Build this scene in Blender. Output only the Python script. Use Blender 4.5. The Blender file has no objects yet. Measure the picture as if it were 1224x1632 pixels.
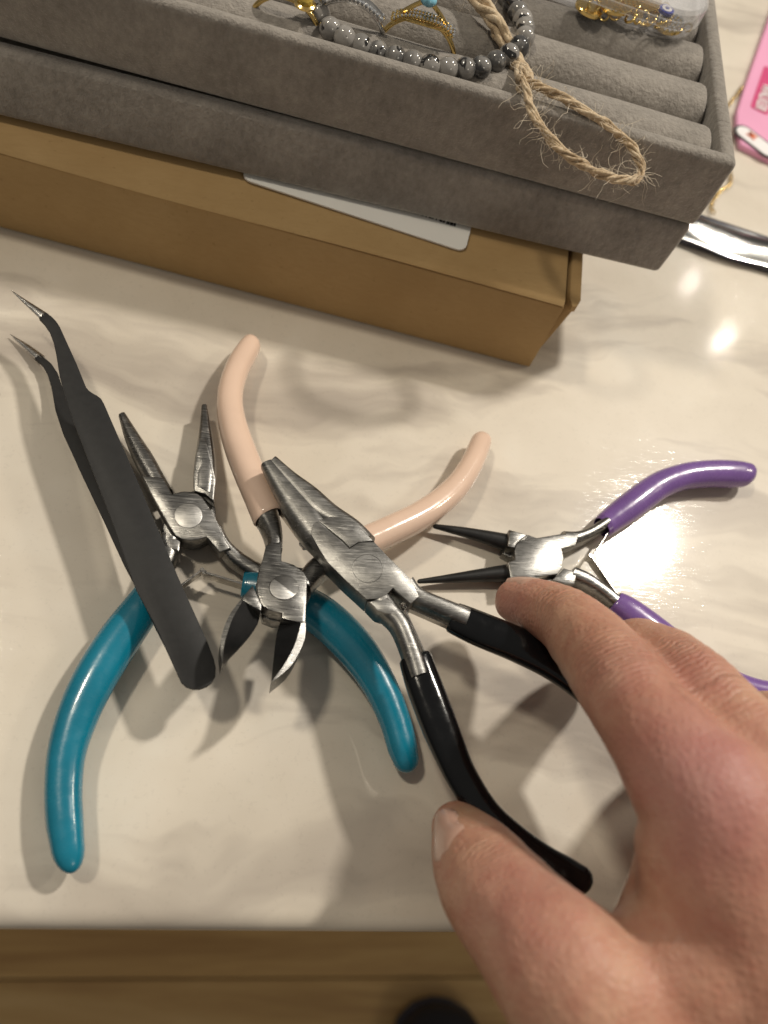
import bpy, bmesh, math, random
import numpy as np
from mathutils import Vector, Matrix, noise as mnoise

R = math.radians
random.seed(7)
scene = bpy.context.scene
COL = scene.collection

# ------------------------------------------------------------------ camera
F_PX, CX, CY = 1226.0, 612.0, 816.0          # focal length and centre, in photograph pixels
TILT, ROLL, YAW = R(29.3), R(23.5), R(-20.2)
CAM_H = 0.200                                # metres above the counter top
_Rr = np.array([[math.cos(ROLL), -math.sin(ROLL), 0], [math.sin(ROLL), math.cos(ROLL), 0], [0, 0, 1]])
_Ry = np.array([[math.cos(YAW), -math.sin(YAW), 0], [math.sin(YAW), math.cos(YAW), 0], [0, 0, 1]])
_r = _Rr @ np.array([1, 0, 0.0])
_u = _Rr @ np.array([0, -math.cos(TILT), math.sin(TILT)])
_d = _Rr @ np.array([0, math.sin(TILT), math.cos(TILT)])
M = _Ry @ np.array([_r, _u, -_d])            # camera axes -> world axes (X along the counter's front edge)
EYE = Vector((0, 0, CAM_H))

cam_data = bpy.data.cameras.new('camera')
cam = bpy.data.objects.new('camera', cam_data)
COL.objects.link(cam)
cr, cu, cb = M @ [1, 0, 0], M @ [0, -1, 0], -(M @ [0, 0, 1])
cam.matrix_world = Matrix(((cr[0], cu[0], cb[0], 0), (cr[1], cu[1], cb[1], 0), (cr[2], cu[2], cb[2], CAM_H), (0, 0, 0, 1)))
cam_data.sensor_fit = 'VERTICAL'
cam_data.sensor_height = 24.0
cam_data.lens = F_PX / 1632.0 * 24.0
cam_data.clip_start = 0.005
cam_data.clip_end = 50.0
cam_data.dof.use_dof = True
cam_data.dof.focus_distance = 0.205
cam_data.dof.aperture_fstop = cam_data.lens / 2.7    # a 2.7 mm wide pupil, as in a phone
scene.camera = cam

# ------------------------------------------------------------------ room light
world = bpy.data.worlds.new('World')
scene.world = world
world.use_nodes = True
wn = world.node_tree.nodes; wl = world.node_tree.links
bg = wn['Background']
tc = wn.new('ShaderNodeTexCoord'); sx = wn.new('ShaderNodeSeparateXYZ'); rp = wn.new('ShaderNodeValToRGB')
mr = wn.new('ShaderNodeMapRange'); mr.inputs['From Min'].default_value = -1; mr.inputs['From Max'].default_value = 1
wl.new(tc.outputs['Generated'], sx.inputs[0]); wl.new(sx.outputs['Z'], mr.inputs['Value'])
wl.new(mr.outputs['Result'], rp.inputs['Fac']); wl.new(rp.outputs['Color'], bg.inputs['Color'])
e = rp.color_ramp.elements
e[0].position = 0.0; e[0].color = (0.08, 0.068, 0.055, 1)
e[1].position = 1.0; e[1].color = (0.80, 0.75, 0.68, 1)
e2 = rp.color_ramp.elements.new(0.5); e2.color = (0.30, 0.275, 0.245, 1)
e3 = rp.color_ramp.elements.new(0.75); e3.color = (0.64, 0.60, 0.54, 1)
bg.inputs['Strength'].default_value = 0.25

def lamp(name, target, direction, dist, power, radius, color):
    L = bpy.data.lights.new(name, 'AREA'); L.shape = 'DISK'; L.size = radius * 2; L.energy = power; L.color = color
    o = bpy.data.objects.new(name, L); COL.objects.link(o)
    d = Vector(direction).normalized()
    o.location = Vector(target) + d * dist
    o.rotation_euler = d.to_track_quat('Z', 'Y').to_euler()
    return o
WARM = (1.0, 0.90, 0.73)
LAMPS = [
    lamp('ceiling_lamp_a', (0.10, 0.20, 0.0), (-0.43, 0.12, 0.88), 1.6, 6.4, 0.075, WARM),
    lamp('ceiling_lamp_b', (0.12, 0.26, 0.0), (0.756, 0.178, 0.63), 1.9, 4.6, 0.10, WARM),
    lamp('ceiling_lamp_c', (0.119, 0.103, 0.0), (0.468, 0.403, 0.786), 1.5, 14.0, 0.050, (1.0, 0.93, 0.82)),
    lamp('floor_fill_light', (0.15, -0.10, -0.3), (0.38, -0.62, 0.69), 2.4, 3.6, 0.30, WARM),  # added soft fill from behind the viewer, brightens the floor; no known fixture
    lamp('ceiling_lamp_d', (0.169, 0.193, 0.0), (0.519, 0.594, 0.614), 2.6, 0.7, 0.010, (1.0, 0.93, 0.82)),
    lamp('ceiling_lamp_e', (0.161, 0.221, 0.0), (0.475, 0.652, 0.591), 2.6, 0.35, 0.007, (1.0, 0.93, 0.82)),
]
vs = scene.view_settings
vs.view_transform = 'Standard'; vs.look = 'None'; vs.gamma = 1.0; vs.exposure = 0.10; vs.use_curve_mapping = False
scene.render.engine = 'CYCLES'
scene.cycles.caustics_reflective = False
scene.cycles.caustics_refractive = False
scene.cycles.sample_clamp_indirect = 4.0

# ------------------------------------------------------------------ survey: photograph pixel -> point in the place
def ray(x, y):
    v = M @ np.array([x - CX, y - CY, F_PX])
    return Vector(v)
def P(x, y, z=0.0):
    v = ray(x, y)
    return EYE + v * ((z - CAM_H) / v.z)
class Frame:
    """plane a tool lies in, given by three surveyed points (pixel x, pixel y, height)"""
    def __init__(self, a, b, c):
        A, B, C = P(*a), P(*b), P(*c)
        n = (B - A).cross(C - A).normalized()
        if n.z < 0: n = -n
        self.o, self.n = A, n
    @classmethod
    def axis(cls, a, b):
        f = cls.__new__(cls)
        A, B = P(*a), P(*b); d = B - A
        f.o = A; f.n = d.cross(Vector((-d.y, d.x, 0))).normalized()
        if f.n.z < 0: f.n = -f.n
        return f
    def pt(self, x, y, h=0.0):
        v = ray(x, y)
        t = ((self.o + self.n * h - EYE).dot(self.n)) / v.dot(self.n)
        return EYE + v * t

# ------------------------------------------------------------------ objects
def _link(name, data, parent):
    o = bpy.data.objects.new(name, data); COL.objects.link(o)
    if parent is not None: o.parent = parent
    return o
def wloc(o):
    v = Vector((0, 0, 0))
    while o is not None:
        v += o.location; o = o.parent
    return v
def thing(name, label, cat, loc, group=None):
    o = bpy.data.objects.new(name, None); COL.objects.link(o)
    o.empty_display_size = 0.01
    o.location = loc; o['label'] = label; o['category'] = cat
    if group: o['group'] = group
    return o
def tag(o, label, cat, group=None):
    o['label'] = label; o['category'] = cat
    if group: o['group'] = group
    return o
def finish(name, bm, mats, parent=None, sharp=35, smooth=True):
    """bmesh in world coordinates -> object whose origin is at its middle, parented if asked"""
    bmesh.ops.recalc_face_normals(bm, faces=bm.faces)
    me = bpy.data.meshes.new(name)
    co = np.array([v.co[:] for v in bm.verts])
    mid = Vector((co.min(0) + co.max(0)) / 2)
    bmesh.ops.translate(bm, verts=bm.verts, vec=-mid)
    bm.to_mesh(me); bm.free()
    if not isinstance(mats, (list, tuple)): mats = [mats]
    for m in mats: me.materials.append(m)
    if smooth:
        me.polygons.foreach_set('use_smooth', [True] * len(me.polygons))
        me.set_sharp_from_angle(angle=R(sharp))
    o = _link(name, me, parent)
    o.location = mid - (wloc(parent) if parent is not None else Vector((0, 0, 0)))
    return o
def merge(bm, other):
    me = bpy.data.meshes.new('tmp'); other.to_mesh(me); other.free()
    bm.from_mesh(me); bpy.data.meshes.remove(me)

# ------------------------------------------------------------------ shape helpers
def catmull(pts, per=6):
    pts = [np.array(p, float) for p in pts]
    out = []
    n = len(pts)
    for i in range(n - 1):
        p0 = pts[i - 1] if i > 0 else 2 * pts[0] - pts[1]
        p1, p2 = pts[i], pts[i + 1]
        p3 = pts[i + 2] if i + 2 < n else 2 * pts[-1] - pts[-2]
        for k in range(per):
            t = k / per
            out.append(0.5 * (2 * p1 + (p2 - p0) * t + (2 * p0 - 5 * p1 + 4 * p2 - p3) * t * t + (3 * p1 - p0 - 3 * p2 + p3) * t ** 3))
    out.append(pts[-1])
    return out
def rings(bm, st, n=2.0, seg=20, mat=0, cap=True):
    """skin a list of (centre, half-side vector, half-up vector) sections, superelliptic with exponent n"""
    prev = None; first = None; faces = []
    for c, s, u in st:
        row = []
        for k in range(seg):
            a = 2 * math.pi * (k + 0.5) / seg
            ca, sa = math.cos(a), math.sin(a)
            x = math.copysign(abs(ca) ** (2 / n), ca); y = math.copysign(abs(sa) ** (2 / n), sa)
            row.append(bm.verts.new(c + s * x + u * y))
        if prev:
            for k in range(seg):
                faces.append(bm.faces.new((prev[k], prev[(k + 1) % seg], row[(k + 1) % seg], row[k])))
        else: first = row
        prev = row
    if cap:
        faces.append(bm.faces.new(first[::-1])); faces.append(bm.faces.new(prev))
    for f in faces: f.material_index = mat
    return faces
def sections_c(fr, pts, per=6, ratio=0.92, zoff=0.0):
    """centre-line sections: pts = (x, y, width_px[, lift, half_thickness])"""
    P5 = [(p[0], p[1], p[2], p[3] if len(p) > 3 else zoff, p[4] if len(p) > 4 else -1) for p in pts]
    cs = catmull(P5, per)
    st = []
    for i, q in enumerate(cs):
        a = cs[max(i - 1, 0)]; b = cs[min(i + 1, len(cs) - 1)]
        t = np.array([b[0] - a[0], b[1] - a[1]]); t /= np.linalg.norm(t)
        nx, ny = -t[1], t[0]
        L = fr.pt(q[0] - nx * q[2] / 2, q[1] - ny * q[2] / 2, q[3]); Rr = fr.pt(q[0] + nx * q[2] / 2, q[1] + ny * q[2] / 2, q[3])
        s = (Rr - L) / 2
        hu = q[4] if q[4] > 0 else s.length * ratio
        st.append(((L + Rr) / 2, s, fr.n * hu))
    return st
def sections_lr(fr, pts, per=5):
    """edge sections: pts = (lx, ly, rx, ry, lift, half_thickness)"""
    st = []
    for q in catmull(pts, per):
        L = fr.pt(q[0], q[1], q[4]); Rr = fr.pt(q[2], q[3], q[4])
        st.append(((L + Rr) / 2, (Rr - L) / 2, fr.n * q[5]))
    return st
def dome(st, length, k=5, front=False):
    """round off the last (or first) section of a loft"""
    if front: st = st[::-1]
    c, s, u = st[-1]; t = (st[-1][0] - st[-2][0]).normalized()
    for i in range(1, k + 1):
        a = math.pi / 2 * i / (k + 0.15)
        st.append((c + t * length * math.sin(a), s * math.cos(a), u * math.cos(a)))
    return st[::-1] if front else st
def prism(fr, outline, h0, h1, bevel=0.0003, mat=0, smooth_outline=0):
    """plate: outline in pixels surveyed on its top face at lift h1, going down to h0"""
    bm = bmesh.new()
    top = [fr.pt(x, y, h1) for x, y in outline]
    vt = [bm.verts.new(p) for p in top]
    vb = [bm.verts.new(p - fr.n * (h1 - h0)) for p in top]
    n = len(top)
    fs = [bm.faces.new(vt), bm.faces.new(vb[::-1])]
    for i in range(n): fs.append(bm.faces.new((vt[i], vb[i], vb[(i + 1) % n], vt[(i + 1) % n])))
    for f in fs: f.material_index = mat
    bmesh.ops.recalc_face_normals(bm, faces=bm.faces)
    if bevel > 0:
        ed = [e for e in bm.edges if e.verts[0] in vt and e.verts[1] in vt] + [e for e in bm.edges if e.verts[0] in vb and e.verts[1] in vb]
        bmesh.ops.bevel(bm, geom=ed, offset=bevel, segments=2, profile=0.5, affect='EDGES', clamp_overlap=True)
    return bm
def tube(bm, pts, rad, seg=10, per=0, mat=0, dome_ends=False):
    """round tube through world points; rad a number or a list"""
    pts = [Vector(p) for p in pts]
    rr = list(rad) if hasattr(rad, '__len__') else [rad] * len(pts)
    if per:
        q = catmull([(*p, r) for p, r in zip(pts, rr)], per)
        pts = [Vector(v[:3]) for v in q]; rr = [v[3] for v in q]
    st = []; up = None
    for i, p in enumerate(pts):
        t = (pts[min(i + 1, len(pts) - 1)] - pts[max(i - 1, 0)]).normalized()
        if up is None:
            up = Vector((0, 0, 1)) if abs(t.z) < 0.9 else Vector((1, 0, 0))
        up = (up - t * up.dot(t)).normalized()
        s = t.cross(up)
        st.append((p, s * rr[i], up * rr[i]))
    if dome_ends:
        st = dome(st, rr[-1], 4); st = dome(st, rr[0], 4, front=True)
    return rings(bm, st, 2.0, seg, mat)
def box(bm, o, ax, ay, az, bevel=0.0, segs=2, mat=0):
    """box from corner o with edge vectors ax, ay, az"""
    b = bmesh.new()
    v = [b.verts.new(Vector(o) + ax * i + ay * j + az * k) for k in (0, 1) for j in (0, 1) for i in (0, 1)]
    for f in ((0, 2, 3, 1), (4, 5, 7, 6), (0, 1, 5, 4), (2, 6, 7, 3), (0, 4, 6, 2), (1, 3, 7, 5)):
        b.faces.new([v[i] for i in f]).material_index = mat
    bmesh.ops.recalc_face_normals(b, faces=b.faces)
    if bevel: bmesh.ops.bevel(b, geom=list(b.edges), offset=bevel, segments=segs, profile=0.5, affect='EDGES', clamp_overlap=True)
    merge(bm, b)
def sphere(bm, c, r, u=16, v=10, mat=0, scale=None):
    m = Matrix.Translation(c)
    if scale is not None: m = m @ Matrix.Diagonal((*scale, 1))
    g = bmesh.ops.create_uvsphere(bm, u_segments=u, v_segments=v, radius=r, matrix=m)
    for vv in g['verts']:
        for f in vv.link_faces: f.material_index = mat
def torus(bm, c, ax, ay, r, tr, seg=28, ts=8, mat=0, a0=0, a1=2 * math.pi, flat=1.0):
    ax, ay = ax.normalized(), ay.normalized(); az = ax.cross(ay)
    st = []
    for i in range(seg + 1):
        a = a0 + (a1 - a0) * i / seg
        d = ax * math.cos(a) + ay * math.sin(a)
        st.append((c + d * r, d * tr * flat, az * tr))
    rings(bm, st, 2.0, ts, mat, cap=abs(a1 - a0) < 6.2)

# ------------------------------------------------------------------ materials
class NT:
    def __init__(self, name):
        self.m = bpy.data.materials.new(name); self.m.use_nodes = True
        self.t = self.m.node_tree; self.b = self.t.nodes['Principled BSDF']; self.out = self.t.nodes['Material Output']
    def n(self, kind, **kw):
        x = self.t.nodes.new(kind)
        for k, v in kw.items():
            if k in x.inputs: x.inputs[k].default_value = v
            else: setattr(x, k, v)
        return x
    def l(self, a, b): self.t.links.new(a, b)
    def set(self, **kw):
        for k, v in kw.items():
            k = k.replace('_', ' ')
            self.b.inputs[k].default_value = v
        return self
    def coord(self, kind='Object', scale=(1, 1, 1), rot=(0, 0, 0), loc=(0, 0, 0)):
        c = self.n('ShaderNodeTexCoord'); mp = self.n('ShaderNodeMapping')
        mp.inputs['Scale'].default_value = scale; mp.inputs['Rotation'].default_value = rot; mp.inputs['Location'].default_value = loc
        self.l(c.outputs[kind], mp.inputs[0]); return mp.outputs[0]
    def noise(self, vec, scale, detail=3, rough=0.5, dist=0.0):
        x = self.n('ShaderNodeTexNoise'); x.inputs['Scale'].default_value = scale; x.inputs['Detail'].default_value = detail
        x.inputs['Roughness'].default_value = rough; x.inputs['Distortion'].default_value = dist
        if vec is not None: self.l(vec, x.inputs['Vector'])
        return x.outputs['Fac']
    def ramp(self, fac, stops):
        x = self.n('ShaderNodeValToRGB'); self.l(fac, x.inputs['Fac']); el = x.color_ramp.elements
        while len(el) < len(stops): el.new(0.5)
        for k, (p, c) in enumerate(stops):
            el[k].position = p; el[k].color = (*c, 1) if len(c) == 3 else c
        return x.outputs['Color']
    def math(self, op, a, b=None, clamp=False):
        x = self.n('ShaderNodeMath', operation=op); x.use_clamp = clamp
        for i, v in enumerate((a, b)):
            if v is None: continue
            if isinstance(v, (int, float)): x.inputs[i].default_value = v
            else: self.l(v, x.inputs[i])
        return x.outputs[0]
    def mix(self, fac, a, b, blend='MIX'):
        x = self.n('ShaderNodeMix', data_type='RGBA', blend_type=blend)
        for sock, v in ((x.inputs[0], fac), (x.inputs[6], a), (x.inputs[7], b)):
            if isinstance(v, (int, float)): sock.default_value = v
            elif isinstance(v, tuple): sock.default_value = (*v, 1) if len(v) == 3 else v
            else: self.l(v, sock)
        return x.outputs[2]
    def bump(self, height, strength=0.3, dist=0.001, prev=None):
        x = self.n('ShaderNodeBump'); x.inputs['Strength'].default_value = strength; x.inputs['Distance'].default_value = dist
        self.l(height, x.inputs['Height'])
        if prev is not None: self.l(prev, x.inputs['Normal'])
        return x.outputs[0]
    def color(self, c): self.l(c, self.b.inputs['Base Color'])
    def rough(self, c): self.l(c, self.b.inputs['Roughness'])
    def normal(self, c): self.l(c, self.b.inputs['Normal'])

def m_steel(name, tone=0.46, rot=0.0, rough=(0.24, 0.42), tint=(1.0, 0.98, 0.94)):
    t = NT(name).set(Metallic=1.0)
    co = t.coord('Object', (1, 1, 1), (0, 0, rot))
    big = t.noise(co, 160, 4, 0.6)
    streak = t.noise(t.coord('Object', (160, 5200, 1500), (0, 0, rot)), 1.0, 3, 0.6)
    fine = t.noise(co, 2600, 2, 0.6)
    c = t.ramp(t.math('ADD', t.math('MULTIPLY', big, 0.6), t.math('MULTIPLY', streak, 0.4)),
               [(0.32, tuple(tone * 0.45 * x for x in tint)), (0.50, tuple(tone * x for x in tint)), (0.66, tuple(min(1, tone * 1.6) * x for x in tint))])
    t.color(c)
    rr = t.n('ShaderNodeMapRange'); t.l(streak, rr.inputs['Value']); rr.inputs['From Min'].default_value = 0.3; rr.inputs['From Max'].default_value = 0.7
    rr.inputs['To Min'].default_value = rough[0]; rr.inputs['To Max'].default_value = rough[1]
    t.rough(rr.outputs['Result'])
    sc = None
    for k, (ang, f) in enumerate(((0.4, (140, 1700, 900)), (1.5, (110, 2000, 800)), (2.5, (130, 1500, 900)))):
        ln = t.ramp(t.noise(t.coord('Object', f, (0, 0, rot + ang), (k * 5, k * 9, 1)), 1.0, 2, 0.5), [(0.66, (0, 0, 0)), (0.72, (1, 1, 1))])
        sc = ln if sc is None else t.mix(1.0, sc, ln, 'ADD')
    t.color(t.mix(t.math('MULTIPLY', sc, 0.55, True), c, (0.72, 0.70, 0.66)))
    b1 = t.bump(streak, 0.30, 0.00012)
    t.normal(t.bump(fine, 0.18, 0.00008, b1))
    return t.m
def m_gloss(name, col, rough=0.22, dark=0.82, spec=0.5):
    t = NT(name).set(Roughness=rough)
    t.b.inputs['Specular IOR Level'].default_value = spec
    t.b.inputs['Coat Weight'].default_value = spec; t.b.inputs['Coat Roughness'].default_value = 0.06
    co = t.coord()
    n1 = t.noise(co, 70, 3, 0.55)
    t.color(t.ramp(n1, [(0.35, tuple(c * dark for c in col)), (0.65, col)]))
    sc = t.noise(co, 330, 4, 0.7)
    rr = t.n('ShaderNodeMapRange'); t.l(sc, rr.inputs['Value']); rr.inputs['From Min'].default_value = 0.45; rr.inputs['From Max'].default_value = 0.75
    rr.inputs['To Min'].default_value = rough; rr.inputs['To Max'].default_value = rough + 0.12; t.rough(rr.outputs['Result'])
    t.normal(t.bump(t.noise(co, 130, 2, 0.5), 0.14, 0.0012, t.bump(t.noise(co, 1900, 2), 0.05, 0.0002)))
    return t.m
def m_plain(name, col, rough=0.5, metallic=0.0, var=0.12, scale=200, bump=0.0, spec=0.5):
    t = NT(name).set(Roughness=rough, Metallic=metallic)
    n1 = t.noise(t.coord(), scale, 3, 0.55)
    t.color(t.ramp(n1, [(0.3, tuple(c * (1 - var) for c in col)), (0.7, tuple(min(1, c * (1 + var)) for c in col))]))
    if bump: t.normal(t.bump(n1, bump, 0.0005))
    t.b.inputs['Specular IOR Level'].default_value = spec
    return t.m
def m_counter():
    t = NT('polished_stone_counter').set(Roughness=0.42)
    co = t.coord('Object')
    warp = t.n('ShaderNodeTexNoise'); warp.inputs['Scale'].default_value = 7; warp.inputs['Detail'].default_value = 4; t.l(co, warp.inputs['Vector'])
    wc = t.n('ShaderNodeVectorMath', operation='MULTIPLY_ADD'); t.l(warp.outputs['Color'], wc.inputs[0]); wc.inputs[1].default_value = (0.11, 0.11, 0); t.l(co, wc.inputs[2])
    mp = t.n('ShaderNodeMapping'); mp.inputs['Rotation'].default_value = (0, 0, R(-33)); mp.inputs['Scale'].default_value = (5, 24, 1); t.l(wc.outputs[0], mp.inputs[0])
    v1 = t.noise(mp.outputs[0], 1.0, 5, 0.6)
    mp2 = t.n('ShaderNodeMapping'); mp2.inputs['Rotation'].default_value = (0, 0, R(-24)); mp2.inputs['Scale'].default_value = (3, 13, 1); mp2.inputs['Location'].default_value = (3.1, 1.7, 0); t.l(wc.outputs[0], mp2.inputs[0])
    v2 = t.noise(mp2.outputs[0], 1.0, 4, 0.55)
    base = t.ramp(t.noise(co, 20, 4, 0.6), [(0.30, (0.65, 0.585, 0.49)), (0.55, (0.72, 0.655, 0.56)), (0.75, (0.76, 0.71, 0.625))])
    vein = t.ramp(v1, [(0.51, (0, 0, 0)), (0.56, (0.34, 0.34, 0.34)), (0.66, (0.80, 0.80, 0.80))])
    soft = t.ramp(v2, [(0.48, (0, 0, 0)), (0.70, (0.5, 0.5, 0.5))])
    c = t.mix(soft, base, (0.50, 0.43, 0.355))
    c = t.mix(vein, c, (0.37, 0.32, 0.275))
    speck = t.ramp(t.noise(co, 900, 2, 0.5), [(0.30, (0.9, 0.9, 0.9)), (0.40, (1, 1, 1))])
    c = t.mix(0.5, c, speck, 'MULTIPLY')
    dots = t.n('ShaderNodeTexVoronoi'); dots.inputs['Scale'].default_value = 26; t.l(co, dots.inputs['Vector'])
    dm = t.ramp(dots.outputs['Distance'], [(0.018, (1, 1, 1)), (0.03, (0, 0, 0))])
    c = t.mix(t.math('MULTIPLY', dm, 0.75), c, (0.16, 0.10, 0.06))
    t.color(c)
    # fine wiping scratches, many directions
    nrm = None
    for k, (ang, sc, st) in enumerate([(8, (130, 2600, 1), 0.5), (37, (90, 2200, 1), 0.5), (71, (150, 2800, 1), 0.5), (104, (100, 2400, 1), 0.5), (139, (120, 2100, 1), 0.5), (163, (80, 2500, 1), 0.5), (55, (60, 1500, 1), 0.6), (122, (60, 1700, 1), 0.6)]):
        v = t.noise(t.coord('Object', sc, (0, 0, R(ang)), (k * 3.3, k * 7.1, 0)), 1.0, 1, 0.4)
        line = t.ramp(v, [(0.66, (0, 0, 0)), (0.72, (1, 1, 1))])
        nrm = t.bump(line, st, 0.0000048, nrm)
        t.normal(nrm)
    t.b.inputs['Coat Weight'].default_value = 0.55; t.b.inputs['Coat Roughness'].default_value = 0.085; t.l(nrm, t.b.inputs['Coat Normal'])
    t.b.inputs['Specular IOR Level'].default_value = 0.25
    return t.m
def m_velvet(name, col, lit):
    t = NT(name).set(Roughness=0.95)
    t.b.inputs['Sheen Weight'].default_value = 0.65; t.b.inputs['Sheen Roughness'].default_value = 0.45; t.b.inputs['Sheen Tint'].default_value = (*lit, 1)
    t.b.inputs['Specular IOR Level'].default_value = 0.1
    co = t.coord()
    n1 = t.noise(co, 900, 4, 0.7); n2 = t.noise(co, 60, 3, 0.6); n3 = t.noise(t.coord('Object', (520, 520, 380)), 1, 4, 0.65)
    mixv = t.math('ADD', t.math('MULTIPLY', n2, 0.5), t.math('MULTIPLY', n3, 0.5))
    t.color(t.ramp(mixv, [(0.34, tuple(c * 0.70 for c in col)), (0.66, tuple(c * 1.22 for c in col))]))
    t.normal(t.bump(n3, 0.85, 0.0008, t.bump(n1, 0.8, 0.0005)))
    return t.m
def m_card():
    t = NT('kraft_cardboard').set(Roughness=0.85)
    co = t.coord()
    f = t.noise(t.coord('Object', (300, 900, 900)), 1, 4, 0.65); g = t.noise(co, 30, 3, 0.6); s = t.noise(co, 650, 2, 0.5)
    c = t.ramp(g, [(0.3, (0.375, 0.245, 0.110)), (0.7, (0.435, 0.295, 0.14))])
    c = t.mix(t.ramp(f, [(0.4, (0, 0, 0)), (0.8, (0.35, 0.35, 0.35))]), c, (0.32, 0.20, 0.085))
    c = t.mix(t.ramp(s, [(0.68, (0, 0, 0)), (0.76, (0.25, 0.25, 0.25))]), c, (0.16, 0.09, 0.035))
    t.color(c); t.normal(t.bump(f, 0.25, 0.0003))
    t.b.inputs['Specular IOR Level'].default_value = 0.2
    return t.m
def m_skin():
    t = NT('skin').set(Roughness=0.48)
    co = t.coord()
    n1 = t.noise(co, 42, 4, 0.6); n2 = t.noise(co, 260, 3, 0.6); n3 = t.noise(co, 1300, 2, 0.6)
    c = t.ramp(n1, [(0.30, (0.40, 0.180, 0.120)), (0.50, (0.51, 0.270, 0.185)), (0.70, (0.59, 0.360, 0.245))])
    c = t.mix(t.ramp(n2, [(0.45, (0, 0, 0)), (0.70, (0.55, 0.55, 0.55))]), c, (0.43, 0.175, 0.12))
    ra = t.n('ShaderNodeAttribute', attribute_name='flush')
    c = t.mix(t.math('MULTIPLY', ra.outputs['Fac'], 0.58), c, (0.43, 0.18, 0.19))
    pa = t.n('ShaderNodeAttribute', attribute_name='pale')
    c = t.mix(t.math('MULTIPLY', pa.outputs['Fac'], 0.7), c, (0.66, 0.49, 0.31))
    t.color(c)
    ws = t.n('ShaderNodeAttribute', attribute_name='wrinkle_s'); wm = t.n('ShaderNodeAttribute', attribute_name='wrinkle_m')
    ph = t.math('ADD', t.math('MULTIPLY', ws.outputs['Fac'], 2600.0), t.math('MULTIPLY', t.noise(co, 75, 3, 0.6), 15.0))
    wv = t.math('MULTIPLY', t.math('POWER', t.math('ABSOLUTE', t.math('SINE', ph)), 0.6), wm.outputs['Fac'])
    cells = t.n('ShaderNodeTexVoronoi', feature='DISTANCE_TO_EDGE'); cells.inputs['Scale'].default_value = 620; t.l(co, cells.inputs['Vector'])
    b = t.bump(cells.outputs['Distance'], 0.55, 0.0005)
    b = t.bump(n3, 0.10, 0.0003, b)
    t.normal(t.bump(wv, 0.6, 0.0006, b))
    t.b.inputs['Subsurface Weight'].default_value = 0.22
    t.b.inputs['Subsurface Radius'].default_value = (1.0, 0.35, 0.18)
    t.b.inputs['Subsurface Scale'].default_value = 0.0025
    t.b.inputs['Specular IOR Level'].default_value = 0.35
    return t.m
def m_jute():
    t = NT('jute_fibre').set(Roughness=0.8)
    co = t.coord()
    n = t.noise(co, 900, 4, 0.7); g = t.noise(co, 180, 2)
    t.color(t.ramp(t.math('ADD', t.math('MULTIPLY', n, 0.6), t.math('MULTIPLY', g, 0.4)), [(0.32, (0.25, 0.155, 0.075)), (0.5, (0.56, 0.42, 0.26)), (0.7, (0.74, 0.62, 0.45))]))
    t.normal(t.bump(n, 0.8, 0.0006)); t.b.inputs['Sheen Weight'].default_value = 0.3
    return t.m
def m_wood():
    t = NT('oak_floor').set(Roughness=0.42)
    co = t.coord('Object', (2.0, 22, 1)); oi = t.n('ShaderNodeObjectInfo')
    g = t.noise(co, 1.0, 5, 0.65, 0.6); b = t.noise(t.coord('Object', (1.2, 5, 1), (0, 0, 0), (4, 2, 0)), 1, 3)
    c = t.ramp(g, [(0.30, (0.40, 0.215, 0.07)), (0.50, (0.68, 0.43, 0.165)), (0.66, (0.86, 0.60, 0.27))])
    c = t.mix(t.ramp(b, [(0.35, (0.0, 0.0, 0.0)), (0.7, (0.55, 0.55, 0.55))]), c, (0.46, 0.27, 0.10))
    sh = t.math('ADD', t.math('MULTIPLY', oi.outputs['Random'], 0.4), 0.8)
    cc = t.n('ShaderNodeCombineColor'); t.l(sh, cc.inputs[0]); t.l(sh, cc.inputs[1]); t.l(sh, cc.inputs[2])
    t.color(t.mix(1.0, c, cc.outputs[0], 'MULTIPLY'))
    return t.m
def m_bead():
    t = NT('grey_veined_bead').set(Roughness=0.12)
    co = t.coord(); oi = t.n('ShaderNodeObjectInfo')
    off = t.n('ShaderNodeVectorMath', operation='ADD'); t.l(co, off.inputs[0]); t.l(oi.outputs['Random'], off.inputs[1])
    v = t.noise(off.outputs[0], 120, 4, 0.6, 1.0)
    w = t.noise(off.outputs[0], 150, 2, 0.5, 1.5)
    base = t.ramp(oi.outputs['Alpha'], [(0.0, (0.035, 0.036, 0.040)), (0.35, (0.14, 0.135, 0.13)), (0.7, (0.28, 0.265, 0.25)), (1.0, (0.5, 0.47, 0.44))])
    c = t.mix(t.ramp(v, [(0.50, (0, 0, 0)), (0.62, (0.45, 0.45, 0.45))]), base, (0.42, 0.40, 0.375))
    c = t.mix(t.ramp(w, [(0.60, (0, 0, 0)), (0.63, (1, 1, 1))]), c, (0.018, 0.017, 0.017))
    t.color(c); t.b.inputs['Coat Weight'].default_value = 0.6; t.b.inputs['Coat Roughness'].default_value = 0.05
    return t.m
def m_clear(name, col, rough, alpha=0.22):
    t = NT(name).set(Roughness=rough, IOR=1.49)
    t.b.inputs['Base Color'].default_value = (*col, 1)
    n1 = t.noise(t.coord(), 120, 3)
    t.normal(t.bump(n1, 0.05, 0.001))
    lw = t.n('ShaderNodeLayerWeight'); lw.inputs['Blend'].default_value = 0.35
    t.l(t.math('ADD', t.math('MULTIPLY', lw.outputs['Facing'], 0.45), alpha, True), t.b.inputs['Alpha'])
    return t.m
def m_foil():
    t = NT('silver_foil').set(Metallic=1.0, Roughness=0.16)
    n1 = t.noise(t.coord(), 22, 3, 0.5, 0.8)
    t.color(t.ramp(n1, [(0.3, (0.70, 0.70, 0.68)), (0.7, (0.82, 0.82, 0.80))]))
    t.normal(t.bump(n1, 0.12, 0.006))
    return t.m

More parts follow.
